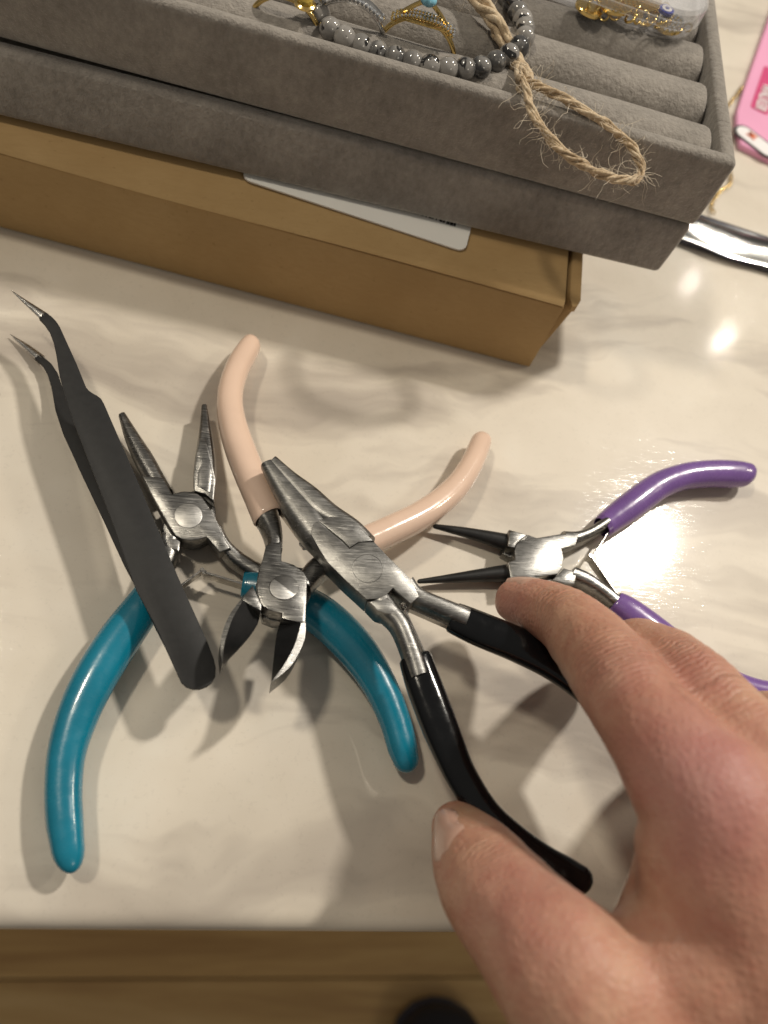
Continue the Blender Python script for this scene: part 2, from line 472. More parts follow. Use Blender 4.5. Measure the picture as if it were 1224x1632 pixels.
MAT = dict(
    counter=m_counter(), wood=m_wood(), velvet=m_velvet('grey_velvet', (0.295, 0.268, 0.24), (0.97, 0.93, 0.88)),
    card=m_card(), label=m_plain('white_label_paper', (0.80, 0.79, 0.76), 0.55, 0, 0.02, 40), ink=m_plain('black_print', (0.02, 0.02, 0.022), 0.6),
    skin=m_skin(), nail=m_gloss('fingernail', (0.58, 0.36, 0.28), 0.18, 0.85),
    steel_a=m_steel('brushed_steel_teal_pliers', 0.22, R(20)), steel_b=m_steel('brushed_steel_cutters', 0.21, R(70)),
    steel_c=m_steel('brushed_steel_flat_pliers', 0.25, R(65), (0.30, 0.48)), steel_d=m_steel('brushed_steel_round_pliers', 0.26, R(100)),
    rivet=m_steel('rivet_steel', 0.46, R(40), (0.34, 0.5)), spring=m_steel('spring_steel', 0.42, 0.0, (0.15, 0.28), (1.0, 0.95, 0.88)),
    darksteel=m_steel('dull_rivet_steel', 0.13, R(10), (0.4, 0.55)),
    blacksteel=m_plain('blackened_steel', (0.010, 0.010, 0.0105), 0.5, 0.0, 0.25, 300, 0.15, 0.22),
    conesteel=m_plain('dark_oxide_steel', (0.030, 0.030, 0.030), 0.38, 0.5, 0.2, 300, 0.1),
    teal=m_gloss('teal_vinyl', (0.004, 0.205, 0.315), 0.24), pink=m_gloss('peach_pink_vinyl', (0.80, 0.59, 0.465), 0.17, 0.95),
    black=m_gloss('black_vinyl', (0.0045, 0.005, 0.006), 0.12, 0.8, 0.28), purple=m_gloss('purple_vinyl', (0.20, 0.105, 0.345), 0.24),
    tweezer=m_plain('matte_black_coating', (0.019, 0.019, 0.0195), 0.52, 0.0, 0.12, 500, 0.08, 0.32),
    tip=m_steel('bare_steel_tip', 0.62, R(40), (0.20, 0.34)),
    jute=m_jute(), bead=m_bead(), gold=m_plain('gold_plate', (0.85, 0.62, 0.24), 0.18, 1.0, 0.1, 300, 0.05), silver=m_plain('silver_plate', (0.72, 0.71, 0.69), 0.16, 1.0, 0.08, 300),
    clear=m_clear('clear_plastic', (0.80, 0.79, 0.80), 0.10, 0.09), gem=m_plain('clear_stone', (0.85, 0.87, 0.90), 0.05, 0.85, 0.05, 900), bluegem=m_plain('blue_opal', (0.22, 0.50, 0.64), 0.08, 0, 0.35, 900),
    yellowgem=m_plain('yellow_stone', (0.70, 0.50, 0.10), 0.08, 0.5, 0.3, 500), pinkcard=m_plain('pink_printed_card', (0.82, 0.38, 0.58), 0.35, 0, 0.04, 25),
    magenta=m_plain('magenta_print', (0.62, 0.06, 0.20), 0.4), white=m_plain('white_print', (0.86, 0.83, 0.84), 0.4, 0, 0.02), orange=m_plain('orange_print', (0.80, 0.20, 0.10), 0.4),
    foil=m_foil(), darkfoil=m_plain('dark_film_edge', (0.035, 0.033, 0.05), 0.3), shoe=m_plain('dark_shoe', (0.012, 0.011, 0.016), 0.6, 0, 0.2, 40), eye=m_plain('blue_enamel', (0.02, 0.04, 0.35), 0.15),
    hair=m_plain('loose_jute_hair', (0.72, 0.63, 0.50), 0.6),
)

# ------------------------------------------------------------------ setting
EDGE_Y = P(350, 1484).y
def struct(o): o['kind'] = 'structure'; return o
# counter slab with a softly rounded front edge
bm = bmesh.new()
prof = []
TH, RAD = 0.030, 0.0042
for k in range(9):
    a = math.pi / 2 * k / 8
    prof.append((EDGE_Y + RAD - RAD * math.sin(a), -RAD + RAD * math.cos(a)))
prof = [(0.75, 0.0), (EDGE_Y + RAD + 0.0012, 0.0), (EDGE_Y + RAD + 0.0006, 0.0)] + prof
for k in range(1, 7):
    a = math.pi / 2 * k / 6
    prof.append((EDGE_Y + RAD - RAD * math.cos(a), -TH + RAD - RAD * math.sin(a)))
prof.append((0.75, -TH))
rows = [[bm.verts.new((x, y, z)) for y, z in prof] for x in (-0.7, 0.9)]
n = len(prof)
for i in range(n): bm.faces.new((rows[0][i], rows[0][(i + 1) % n], rows[1][(i + 1) % n], rows[1][i]))
bm.faces.new(rows[0][::-1]); bm.faces.new(rows[1])
counter = struct(finish('counter', bm, MAT['counter'], None, 40))
counter['label'] = 'cream marbled counter top with a rounded front edge'
# wooden floor below, board by board
floor = bpy.data.objects.new('floor', None); COL.objects.link(floor); floor.location = (0.1, -0.2, -0.90); struct(floor)
pw = 0.125
for i in range(-5, 4):
    b = bmesh.new()
    x0 = -1.6
    for L in (0.8 + 0.2 * (i % 3), 2.4):
        bb = bmesh.new()
        box(bb, (x0, -0.2 + i * pw, -0.92), Vector((L - 0.0015, 0, 0)), Vector((0, pw - 0.0015, 0)), Vector((0, 0, 0.02)), 0.0012, 1)
        finish('plank', bb, MAT['wood'], floor)
        x0 += L
    b.free()

# shoe on the floor
def shoe():
    c = P(700, 1765, -0.86)
    ax = Vector((0.12, 1, 0)).normalized(); sd = Vector((1, -0.12, 0)).normalized(); up = Vector((0, 0, 1))
    t = thing('shoe', 'dark round-toed shoe on the wooden floor below the counter', 'shoe', Vector((c.x, c.y, -0.90)))
    bm = bmesh.new(); st = []
    for s, w, h in ((-0.22, 0.030, 0.030), (-0.20, 0.040, 0.045), (-0.12, 0.040, 0.040), (-0.03, 0.050, 0.032), (0.04, 0.057, 0.026), (0.075, 0.050, 0.022), (0.092, 0.034, 0.017), (0.100, 0.012, 0.010)):
        st.append((Vector((c.x, c.y, -0.882 + h)) + ax * s, sd * w, up * h))
    rings(bm, st, 2.3, 24); finish('upper', bm, MAT['shoe'], t, 60)
    bm = bmesh.new(); st = []
    for s, w in ((-0.225, 0.030), (-0.20, 0.043), (-0.12, 0.043), (-0.03, 0.053), (0.04, 0.060), (0.078, 0.053), (0.096, 0.036), (0.105, 0.012)):
        st.append((Vector((c.x, c.y, -0.890)) + ax * s, sd * w, up * 0.009))
    rings(bm, st, 4, 24); finish('sole', bm, MAT['darkfoil'], t, 60)
shoe()

# ------------------------------------------------------------------ cardboard box
def perp(d): return Vector((-d.y, d.x, 0)).normalized()
B_H = 0.0319
br = P(843, 587, 0)
bx = (P(850, 583, 0) - P(0, 358, 0)); bx.z = 0; bx.normalize()
by = perp(bx)
ZU = Vector((0, 0, 1))
def cardboard_box():
    t = thing('cardboard_box', 'long brown cardboard carton with a white label, under the velvet trays', 'box', br - bx * 0.15 + by * 0.06)
    W, D, T = 0.36, 0.125, 0.0018
    o = br - bx * W + ZU * 0.0005
    H = B_H
    b = bmesh.new(); box(b, o, bx * W, by * T, ZU * (H - T), 0.0005); finish('front_panel', b, MAT['card'], t)
    b = bmesh.new(); box(b, o + by * (D - T), bx * W, by * T, ZU * (H - T), 0.0005); finish('back_panel', b, MAT['card'], t)
    b = bmesh.new(); box(b, o + by * T, bx * W, by * (D - 2 * T), ZU * T, 0.0003); finish('bottom_panel', b, MAT['card'], t)
    # lid: slightly bowed along its front fold
    b = bmesh.new(); N = 24; r0 = []
    for i in range(N + 1):
        f = i / N; w = 0.0004 * math.sin(f * 17) + 0.0005 * math.sin(f * 6.1 + 1)
        p = o + bx * (W - 0.0005) * f
        r0.append([b.verts.new(p + by * (-0.0003 + w * 0.6) + ZU * (H - 0.0011 + w * 0.2)), b.verts.new(p + by * (0.0010 + w * 0.5) + ZU * (H + w * 0.3)), b.verts.new(p + by * D + ZU * H),
                   b.verts.new(p + by * D + ZU * (H - T)), b.verts.new(p + by * 0.0005 + ZU * (H - T))])
    for i in range(N):
        for k in range(5): b.faces.new((r0[i][k], r0[i][(k + 1) % 5], r0[i + 1][(k + 1) % 5], r0[i + 1][k]))
    b.faces.new(r0[0]); b.faces.new(r0[-1][::-1]); finish('lid', b, MAT['card'], t, 50)
    # rolled end wall, set a little away from the front so the corner gapes
    e0 = br + ZU * 0.0005
    b = bmesh.new(); v = []
    for z_, x0_, x1_ in ((0.0, -0.0020, 0.0004), (H - 0.0004, 0.0010, 0.0050)):
        for y_ in (0.0034, D - 0.003):
            for x_ in (x0_, x1_): v.append(b.verts.new(e0 + bx * x_ + by * y_ + ZU * z_))
    for f in ((0, 2, 3, 1), (4, 5, 7, 6), (0, 1, 5, 4), (2, 6, 7, 3), (0, 4, 6, 2), (1, 3, 7, 5)): b.faces.new([v[i] for i in f])
    bmesh.ops.recalc_face_normals(b, faces=b.faces)
    bmesh.ops.bevel(b, geom=list(b.edges), offset=0.0008, segments=2, profile=0.5, affect='EDGES'); finish('end_wall', b, MAT['card'], t)
    b = bmesh.new()   # torn tongue of the end wall reaching the front corner
    q = [e0 + bx * 0.0012 + by * 0.0040, e0 + bx * 0.0048 + by * 0.0040, e0 + bx * 0.0038 + by * 0.0012, e0 + bx * 0.0022 + by * 0.0004]
    tv = [b.verts.new(p + ZU * (H - 0.0006)) for p in q]; lv = [b.verts.new(p + ZU * (H - 0.0032)) for p in q]
    b.faces.new(tv); b.faces.new(lv[::-1])
    for i in range(4): b.faces.new((tv[i], lv[i], lv[(i + 1) % 4], tv[(i + 1) % 4]))
    finish('corner_tongue', b, MAT['card'], t)
    # label on the lid
    zl = H + 0.0005 + 0.0009
    a, c = P(384, 285, zl), P(741, 402, zl)
    lx = (c - a).normalized(); ly = perp(lx); L = (c - a).length
    b = bmesh.new(); pts = []
    def arc(cx, cy, a0):
        for k in range(5):
            aa = R(a0 + 90 * k / 4); pts.append(a + lx * (cx + 0.003 * math.cos(aa)) + ly * (cy + 0.003 * math.sin(aa)))
    arc(0.003, 0.003, 180); arc(L - 0.003, 0.003, 270); arc(L - 0.003, 0.057, 0); arc(0.003, 0.057, 90)
    tv = [b.verts.new(p + ZU * 0.00015) for p in pts]; lv = [b.verts.new(p - ZU * 0.00035) for p in pts]
    b.faces.new(tv); b.faces.new(lv[::-1]); m = len(pts)
    for i in range(m): b.faces.new((tv[i], lv[i], lv[(i + 1) % m], tv[(i + 1) % m]))
    lab = finish('shipping_label', b, MAT['label'], t, 30); lab['label'] = 'white paper label with rounded corners'
    b = bmesh.new(); px = P(600, 331, zl) + ly * 0.0012
    random.seed(3)
    for i in range(22):
        x = 0.0026 * i * 0.45; w = random.choice((0.0004, 0.0007, 0.001))
        box(b, px + lx * x + ly * 0.0016 + ZU * 0.00018, lx * w, ly * 0.008, ZU * 0.00008)
    finish('printed_bars', b, MAT['ink'], lab)
cardboard_box()

# ------------------------------------------------------------------ velvet trays
T_Z0, T_Z1, T_Z2 = B_H + 0.0021, 0.0525, 0.0753
tc2 = P(1178, 263, T_Z2)
tx = (P(1160, 258, T_Z2) - P(245, 0, T_Z2)); tx.z = 0; tx.normalize(); ty = perp(tx)
def tray(label, cr, z0, z1, W, D, rolls):
    """cr = front right corner (outer); walls of board wrapped in velvet"""
    t = thing('velvet_ring_tray', label, 'jewellery tray', Vector((cr.x, cr.y, z0)) - tx * W / 2 + ty * D / 2)
    o = Vector((cr.x, cr.y, z0)) - tx * W
    H = z1 - z0; wt = 0.0048
    def part(name, p, a, b_, c, bv): b = bmesh.new(); box(b, p, a, b_, c, bv, 4); return finish(name, b, MAT['velvet'], t, 60)
    part('base', o + tx * 0.001 + ty * 0.001, tx * (W - 0.002), ty * (D - 0.002), ZU * 0.004, 0.0012)
    if rolls: part('front_wall', o, tx * W, ty * wt, ZU * H, 0.0019)
    else:      # the lower tray's front leans out a little towards its foot
        def ext(a, b_, f): return a + (b_ - a) * f
        tr, tl = Vector((0.1241, 0.1863, z1)), Vector((-0.0804, 0.2088, z1)); fr_, fl_ = Vector((0.1220, 0.1843, z0)), Vector((-0.0830, 0.2042, z0))
        q = [ext(tr, tl, 1.7), tr, ext(fr_, fl_, 1.7), fr_]
        b = bmesh.new(); v = [b.verts.new(p + ty * k) for k in (0, wt) for p in q]
        for f in ((0, 2, 3, 1), (4, 5, 7, 6), (0, 1, 5, 4), (2, 6, 7, 3), (0, 4, 6, 2), (1, 3, 7, 5)): b.faces.new([v[i] for i in f])
        bmesh.ops.recalc_face_normals(b, faces=b.faces)
        bmesh.ops.bevel(b, geom=list(b.edges), offset=0.0019, segments=4, profile=0.5, affect='EDGES')
        finish('front_wall', b, MAT['velvet'], t, 60)
    part('back_wall', o + ty * (D - wt), tx * W, ty * wt, ZU * H, 0.0019)
    part('side_wall', o + tx * (W - wt) + ty * 0.0005, tx * wt, ty * (D - 0.001), ZU * (H - 0.0001), 0.0019)
    part('side_wall', o + ty * 0.0005, tx * wt, ty * (D - 0.001), ZU * (H - 0.0001), 0.0019)
    return t, o
def ring_rolls(t, o, W, z1, y_first, pitch, count):
    for k in range(count):
        b = bmesh.new(); st = []
        c0 = o + tx * 0.0058 + ty * (y_first + k * pitch); L = W - 0.0058 * 2
        zc = z1 - 0.0125; rr = pitch * 0.485
        for f in [0, 0.0012, 0.004] + [i / 12 for i in range(1, 12)] + [0.996, 0.9988, 1.0]:
            s = 0.90 if f in (0, 1.0) else (0.975 if f in (0.0012, 0.9988) else 1.0)
            wob = 0.00025 * math.sin(f * 23 + k * 2)
            p = c0 + tx * L * f; p.z = zc + wob
            st.append((p, ty * rr * s, ZU * 0.0110 * s))
        rings(b, st, 2.25, 32); finish('ring_roll', b, MAT['velvet'], t, 60)
W_T, D_T = 0.36, 0.150
low_c = Vector((0.1230, 0.1866, T_Z1))
lower, lo = tray('grey velvet tray underneath, resting on the brown carton', low_c, T_Z0, T_Z1 - 0.0004, W_T, D_T, False)
ring_rolls(lower, lo, W_T, T_Z1 - 0.006, 0.017, 0.0195, 7)
upper, uo = tray('grey velvet ring tray on top, holding the bracelet and rings', tc2, T_Z1, T_Z2, W_T, D_T, True)
PITCH = 0.0203
y1 = (P(1137, 214, T_Z2 - 0.002) - tc2).dot(ty)
ring_rolls(upper, uo, W_T, T_Z2, y1 - 0.0005, PITCH, 6)
def roll_y(k): return y1 - 0.0005 + k * PITCH
def tray_pt(px_, y_off, z):
    """point over the upper tray at tray depth y_off, where pixel column/row px_ sees it on height z"""
    return P(px_[0], px_[1], z)

# ------------------------------------------------------------------ pliers
def sleeve(fr, name, pts, mat, parent, ratio=0.92, per=6, tip=0.0045, n=2.15):
    """dipped vinyl grip: pts from open mouth to closed tip"""
    st = sections_c(fr, pts, per, ratio)
    c0, s0, u0 = st[0]; t0 = (st[1][0] - st[0][0]).normalized()
    mouth = [(c0 + t0 * 0.0035, s0 * 0.72, u0 * 0.72), (c0 + t0 * 0.0003, s0 * 0.80, u0 * 0.80), (c0 - t0 * 0.0003, s0 * 0.90, u0 * 0.90), (c0 + t0 * 0.0001, s0 * 0.985, u0 * 0.985), (c0 + t0 * 0.0008, s0 * 1.0, u0)]
    st = dome(mouth + st[1:], tip, 6)
    bm = bmesh.new(); rings(bm, st, n, 28)
    return finish(name, bm, mat, parent, 50)
def rivet(fr, x, y, rx, ry, h0, h1, mat, parent, split=None):
    bm = bmesh.new(); N = 28; c = fr.pt(x, y, h1)
    top = []
    for k in range(N):
        a = 2 * math.pi * k / N
        top.append(fr.pt(x + rx * math.cos(a), y + ry * math.sin(a), h1))
    t = [bm.verts.new(p) for p in top]; b = [bm.verts.new(p - fr.n * (h1 - h0)) for p in top]
    bm.faces.new(t); bm.faces.new(b[::-1])
    for k in range(N): bm.faces.new((t[k], b[k], b[(k + 1) % N], t[(k + 1) % N]))
    bmesh.ops.bevel(bm, geom=[e for e in bm.edges if e.verts[0] in t and e.verts[1] in t], offset=0.00018, segments=2, profile=0.5, affect='EDGES')
    return finish('rivet', bm, mat, parent, 40)
def strip(fr, a, b, h0, h1, th, mat, parent, name='leaf_spring'):
    """leaf spring: a thin upright blade from pixel a to pixel b between lifts h0..h1"""
    bm = bmesh.new(); hm = (h0 + h1) / 2
    A, B = fr.pt(*a, hm), fr.pt(*b, hm); t = (B - A).normalized(); s = fr.n.cross(t)
    box(bm, A - s * th / 2 - fr.n * (h1 - h0) / 2, B - A, s * th, fr.n * (h1 - h0), 0.00005, 1)
    # rolled eye at the free end
    st = [(A - fr.n * (h1 - h0) / 2, s * 0.0006, t * 0.0006), (A + fr.n * (h1 - h0) / 2, s * 0.0006, t * 0.0006)]
    rings(bm, st, 2, 10)
    return finish(name, bm, mat, parent, 40)
def base_of(fr, x, y): p = fr.pt(x, y); return Vector((p.x, p.y, 0))

def teal_pliers():
    fr = Frame((195, 665, 0.0058), (640, 1200, 0.0062), (100, 1370, 0.0062))
    t = thing('chain_nose_pliers', 'open chain nose pliers with teal grips, under the tweezers', 'pliers', base_of(fr, 300, 820))
    S = MAT['steel_a']; TK = 0.0042
    bm = bmesh.new()   # upper half: left jaw, joint plate, right arm
    rings(bm, sections_lr(fr, [(189, 664, 200, 660, 0, 0.0014), (199, 700, 223, 696, 0, 0.0026), (214, 737, 246, 731, 0, 0.0034), (229, 766, 262, 761, 0, 0.0039), (243, 795, 276, 786, 0, 0.0041)]), 2.6, 24)
    merge(bm, prism(fr, [(226, 757), (240, 786), (254.5, 812.5), (268, 836), (279, 853), (290, 859), (305.5, 861), (318, 859.5), (329, 855.5), (340, 868), (350, 880), (368, 874), (356, 852), (352, 842), (341, 820.5), (323, 793), (315, 786.5), (306, 783), (290, 782.5), (274, 787), (261, 761)], -0.0002, TK, 0.0004))
    rings(bm, sections_lr(fr, [(334, 857, 356, 845, -0.0003, 0.0042), (347, 878, 366, 866, -0.0004, 0.0040), (365, 899, 384, 883, -0.0005, 0.0037), (392, 918, 408, 898, -0.0005, 0.0034), (420, 932, 436, 910, 0, 0.003)]), 3.0, 20)
    finish('plier_half', bm, S, t)
    bm = bmesh.new()   # lower half: right jaw, disc, left arm
    rings(bm, sections_lr(fr, [(321, 649, 330, 648, 0, 0.0014), (317, 690, 337, 688, 0, 0.0026), (311, 730, 343, 728, 0, 0.0035), (308, 765, 345, 764, 0, 0.0040), (309, 783, 341, 798, 0, 0.0041)]), 3.4, 24)
    merge(bm, prism(fr, [(309, 782), (308.4, 757), (313, 722), (317, 700), (328, 698), (335, 722), (344, 764), (341, 799), (326, 787)], -0.0002, 0.0038, 0.0005))
    merge(bm, prism(fr, [(262, 830), (256, 850), (262, 860), (289, 863), (300, 868), (318, 867), (334, 858), (345, 838), (344, 812), (340, 799), (326, 786), (308, 782), (285, 790), (268, 808)], -TK, -0.0003, 0.0003))
    merge(bm, prism(fr, [(258, 846), (288, 862), (286, 880), (252, 868)], -TK, TK - 0.0003, 0.0006))
    rings(bm, sections_lr(fr, [(256, 856, 287, 868, 0, 0.0040), (250, 880, 283, 895, 0, 0.0038), (238, 908, 268, 925, 0, 0.0035), (222, 940, 246, 955, 0, 0.003)]), 3.0, 20)
    finish('plier_half', bm, S, t)
    rivet(fr, 300, 821.8, 22.5, 19.6, 0, TK + 0.00022, MAT['rivet'], t)
    strip(fr, (322, 911), (270, 950), -0.0012, 0.0014, 0.0006, MAT['spring'], t)
    strip(fr, (326, 916), (392, 936), -0.0018, 0.0020, 0.0006, MAT['spring'], t)
    sleeve(fr, 'handle_grip', [(243, 944, 54), (226, 970, 59), (190, 1020, 66), (152, 1080, 68), (124, 1140, 66), (106, 1200, 62), (101, 1260, 61), (103, 1310, 61), (107, 1345, 56)], MAT['teal'], t, 0.86, tip=0.0062)
    sleeve(fr, 'handle_grip', [(388, 932, 40), (420, 938, 50), (470, 957, 56), (520, 988, 62), (568, 1036, 61), (604, 1090, 54), (628, 1145, 49), (641, 1190, 47), (646, 1207, 42)], MAT['teal'], t, 0.9, tip=0.0038)
teal_pliers()

def pink_cutters():
    fr = Frame((400, 560, 0.0060), (768, 705, 0.0060), (445, 935, 0.0170))
    t = thing('side_cutters', 'open side cutting pliers with pale pink grips', 'pliers', base_of(fr, 445, 935))
    S = MAT['steel_b']; K = MAT['blacksteel']; TK = 0.0042
    def jaw(bm, outer, rim, inner):
        """cutting jaw: outer edge and rim lie on the top, the black hollow drops from the rim to the cutting edge"""
        rows = []
        for o_, r_, i_ in zip(outer, rim, inner):
            O = fr.pt(*o_, TK - 0.0003); Rm = fr.pt(*r_, TK - 0.0001); I = fr.pt(*i_, 0.0002)
            rows.append([bm.verts.new(O - fr.n * 0.0075), bm.verts.new(O), bm.verts.new(Rm), bm.verts.new(I), bm.verts.new(I - fr.n * 0.0012)])
        for a, b in zip(rows, rows[1:]):
            for k in range(5):
                f = bm.faces.new((a[k], a[(k + 1) % 5], b[(k + 1) % 5], b[k]))
                f.material_index = 1 if k in (2, 3) else 0
        bm.faces.new(rows[0][::-1]); bm.faces.new(rows[-1])
    def rs(p, n=9): return [tuple(v) for v in np.array(catmull(p, 4))[np.linspace(0, 4 * (len(p) - 1), n).round().astype(int)]]
    bm = bmesh.new()   # upper half: left arm, plate, right jaw
    merge(bm, prism(fr, [(424, 868), (419, 890), (413, 906), (410.5, 925), (410, 946), (418, 964.6), (431, 972.7), (450, 977), (448.5, 985), (480, 992.5), (487, 992), (489, 950), (490, 922), (485, 911), (469, 899.5), (449, 893), (449, 862)], -0.0001, TK, 0.0004))
    rings(bm, sections_lr(fr, [(399, 800, 437, 796, -0.0002, 0.0034), (406, 826, 443, 822, -0.0002, 0.0036), (418, 848, 448, 846, -0.0002, 0.0038), (424, 868, 449.5, 866, 0, 0.0040), (421, 884, 449, 882, 0, 0.0041)]), 3.2, 20)
    jaw(bm, rs([(487, 991), (486, 1017), (475, 1043), (461, 1064), (435, 1085.5)]), rs([(480, 992.5), (472, 1022), (462, 1044), (450, 1064), (434.5, 1084)]), rs([(448.5, 985), (441, 1010), (437.5, 1040), (435, 1065), (433.5, 1084)]))
    finish('plier_half', bm, [S, K], t)
    bm = bmesh.new()   # lower half: left jaw, disc, right arm
    merge(bm, prism(fr, [(408, 930), (412, 955), (417, 974), (420, 984), (436, 990), (460, 990), (485, 972), (497, 945), (497, 920), (485, 905), (450, 900), (420, 905)], -TK, -0.0003, 0.0003))
    merge(bm, prism(fr, [(403, 932), (387, 951), (386, 957), (416, 974), (418, 962), (409, 946)], -TK, TK - 0.0004, 0.0003))
    jaw(bm, rs([(388, 951), (368, 976), (356.5, 1002), (351, 1026), (354, 1056)]), rs([(387, 957), (371, 985), (362, 1010), (356.5, 1032), (355, 1056.5)]), rs([(416, 974), (411, 992), (398, 1012), (377, 1036), (356, 1057)]))
    rings(bm, sections_lr(fr, [(470, 925, 494, 950, -0.0002, 0.0040), (490, 900, 512, 928, -0.0002, 0.0040), (520, 880, 540, 908, 0, 0.0038), (560, 858, 576, 886, 0, 0.0036), (600, 838, 614, 866, 0, 0.0032)]), 3.0, 20)
    finish('plier_half', bm, [S, K], t)
    rivet(fr, 452.5, 936, 23.7, 20, 0, TK + 0.0002, MAT['darksteel'], t)
    # ground half-moon left on the rivet
    pts = [(452.5 + 22.8 * math.cos(a), 936 + 19.2 * math.sin(a)) for a in np.linspace(R(36), R(36 + 190), 18)]
    finish('rivet_flat', prism(fr, pts, 0.0, TK + 0.00045, 0.0001), MAT['rivet'], t)
    strip(fr, (484, 868), (440, 808), -0.0010, 0.0010, 0.0003, MAT['spring'], t)
    strip(fr, (486, 869), (560, 850), -0.0016, 0.0016, 0.0003, MAT['spring'], t)
    b = bmesh.new()
    for k in range(5): torus(b, fr.pt(483 + k * 1.2, 867 + k * 0.9, 0.0006 * (k - 2)), Vector((1, 0, 0)), Vector((0, 1, 0)), 0.0009, 0.00022, 14, 6)
    finish('spring_coil', b, MAT['spring'], t)
    sleeve(fr, 'handle_grip', [(427, 824, 49), (411, 786, 48), (394, 746, 47.5), (377, 700, 46), (367, 656, 43), (368, 620, 41), (379, 586, 39), (394, 560, 36), (399, 552, 33)], MAT['pink'], t, 0.95, tip=0.0040)
    sleeve(fr, 'handle_grip', [(577, 866, 45), (617, 848, 44), (662, 826.5, 43), (698, 803, 42), (728, 775, 40), (749, 744, 37), (761, 718, 35), (766, 705, 33)], MAT['pink'], t, 0.95, tip=0.0040)
pink_cutters()

def black_pliers():
    fr = Frame((430, 740, 0.0205), (850, 1020, 0.0265), (900, 1390, 0.0265))
    t = thing('flat_nose_pliers', 'flat nose pliers with black grips held in the hand', 'pliers', base_of(fr, 586, 906))
    S = MAT['steel_c']; TK = 0.0044
    bm = bmesh.new()   # half with the left jaw that runs across the joint to the right handle
    rings(bm, sections_lr(fr, [(416, 745, 436.0, 737.5, 0, 0.0024), (437, 789, 457.5, 760, 0, 0.0031), (461, 834, 484.5, 789, 0, 0.0037), (479, 862, 507, 814, 0, 0.0042), (500, 884, 532, 852, 0, 0.0044), (530, 914, 560, 876, 0, 0.0043)]), 3.0, 32)
    merge(bm, prism(fr, [(495.6, 852), (508, 874), (522.5, 896.5), (550, 924), (584, 955), (603, 954), (615.7, 948), (626.7, 937), (655, 962), (668, 950), (655, 923.4), (637, 905), (620.6, 889), (596, 862.8), (571.6, 864.6), (557, 874), (545, 862), (506, 831), (500, 834), (496.5, 842)], -TK, TK, 0.0002))
    rings(bm, sections_lr(fr, [(640, 949, 657, 925, 0, 0.0044), (656, 966, 668, 941, 0, 0.0043), (680, 978, 690, 952, 0, 0.0042), (712, 992, 722, 964, 0, 0.0040), (738, 1004, 748, 974, 0, 0.0036)]), 3.0, 20)
    finish('plier_half', bm, S, t)
    bm = bmesh.new()   # half with the right jaw that runs under the plate to the left handle
    rings(bm, sections_lr(fr, [(429.0, 744.0, 441, 731.5, 0, 0.00235), (447, 769, 471, 758, 0, 0.00305), (471, 801, 505, 783, 0, 0.00365), (493, 827, 536, 811, 0, 0.00415), (530, 850, 572, 837, 0, 0.0044), (556, 872, 597, 862, 0, 0.0043)]), 3.0, 32)
    merge(bm, prism(fr, [(507, 830), (546, 861), (557.6, 873), (571, 864), (595.6, 862), (571.6, 838), (556, 825), (545, 824), (527, 823), (514, 826)], -TK, TK, 0.0002))
    merge(bm, prism(fr, [(585.5, 957.5), (601, 973.5), (622, 980), (637, 972), (617.5, 949.5), (604, 955.6)], -TK, TK - 0.0001, 0.0005))
    rings(bm, sections_lr(fr, [(588, 968, 622, 953, 0, 0.0043), (603, 985, 634, 970, 0, 0.0043), (622, 1004, 650, 992, 0, 0.0042), (634, 1030, 663, 1022, 0, 0.0040), (645, 1062, 674, 1050, 0, 0.0038), (652, 1085, 682, 1075, 0, 0.0036)]), 2.8, 20)
    finish('plier_half', bm, S, t)
    b = bmesh.new()    # faint pressed rivet: a shallow ring
    cpt = fr.pt(586, 906, TK); e1 = (fr.pt(610, 906, TK) - cpt); e2 = fr.n.cross(e1)
    torus(b, cpt - fr.n * 0.00006, e1, e2, e1.length, 0.00011, 40, 6)
    finish('rivet', b, S, t)
    strip(fr, (640, 967), (715, 1000), -0.0028, -0.0002, 0.0003, MAT['spring'], t)
    strip(fr, (641, 967), (680, 1052), -0.0016, 0.0012, 0.0004, MAT['spring'], t)
    b = bmesh.new()
    for k in range(4): torus(b, fr.pt(641 + k * 0.8, 966 + k, 0.0006 * (k - 1)), Vector((1, 0, 0)), Vector((0, 1, 0)), 0.0008, 0.0002, 14, 6)
    finish('spring_coil', b, MAT['spring'], t)
    sleeve(fr, 'handle_grip', [(661, 1048, 52), (675, 1090, 57), (697, 1148, 58), (716, 1195, 54), (737, 1240, 50), (774, 1296, 48), (820, 1338, 48), (862, 1370, 52), (895, 1391, 57), (918, 1402, 52)], MAT['black'], t, 0.66, tip=0.0036, n=2.3)
    sleeve(fr, 'handle_grip', [(722, 984, 48), (765, 1003, 53), (830, 1030, 54), (890, 1062, 52), (945, 1105, 50), (990, 1160, 48), (1020, 1215, 50), (1040, 1260, 55), (1048, 1285, 50)], MAT['black'], t, 0.66, tip=0.0036, n=2.3)
black_pliers()

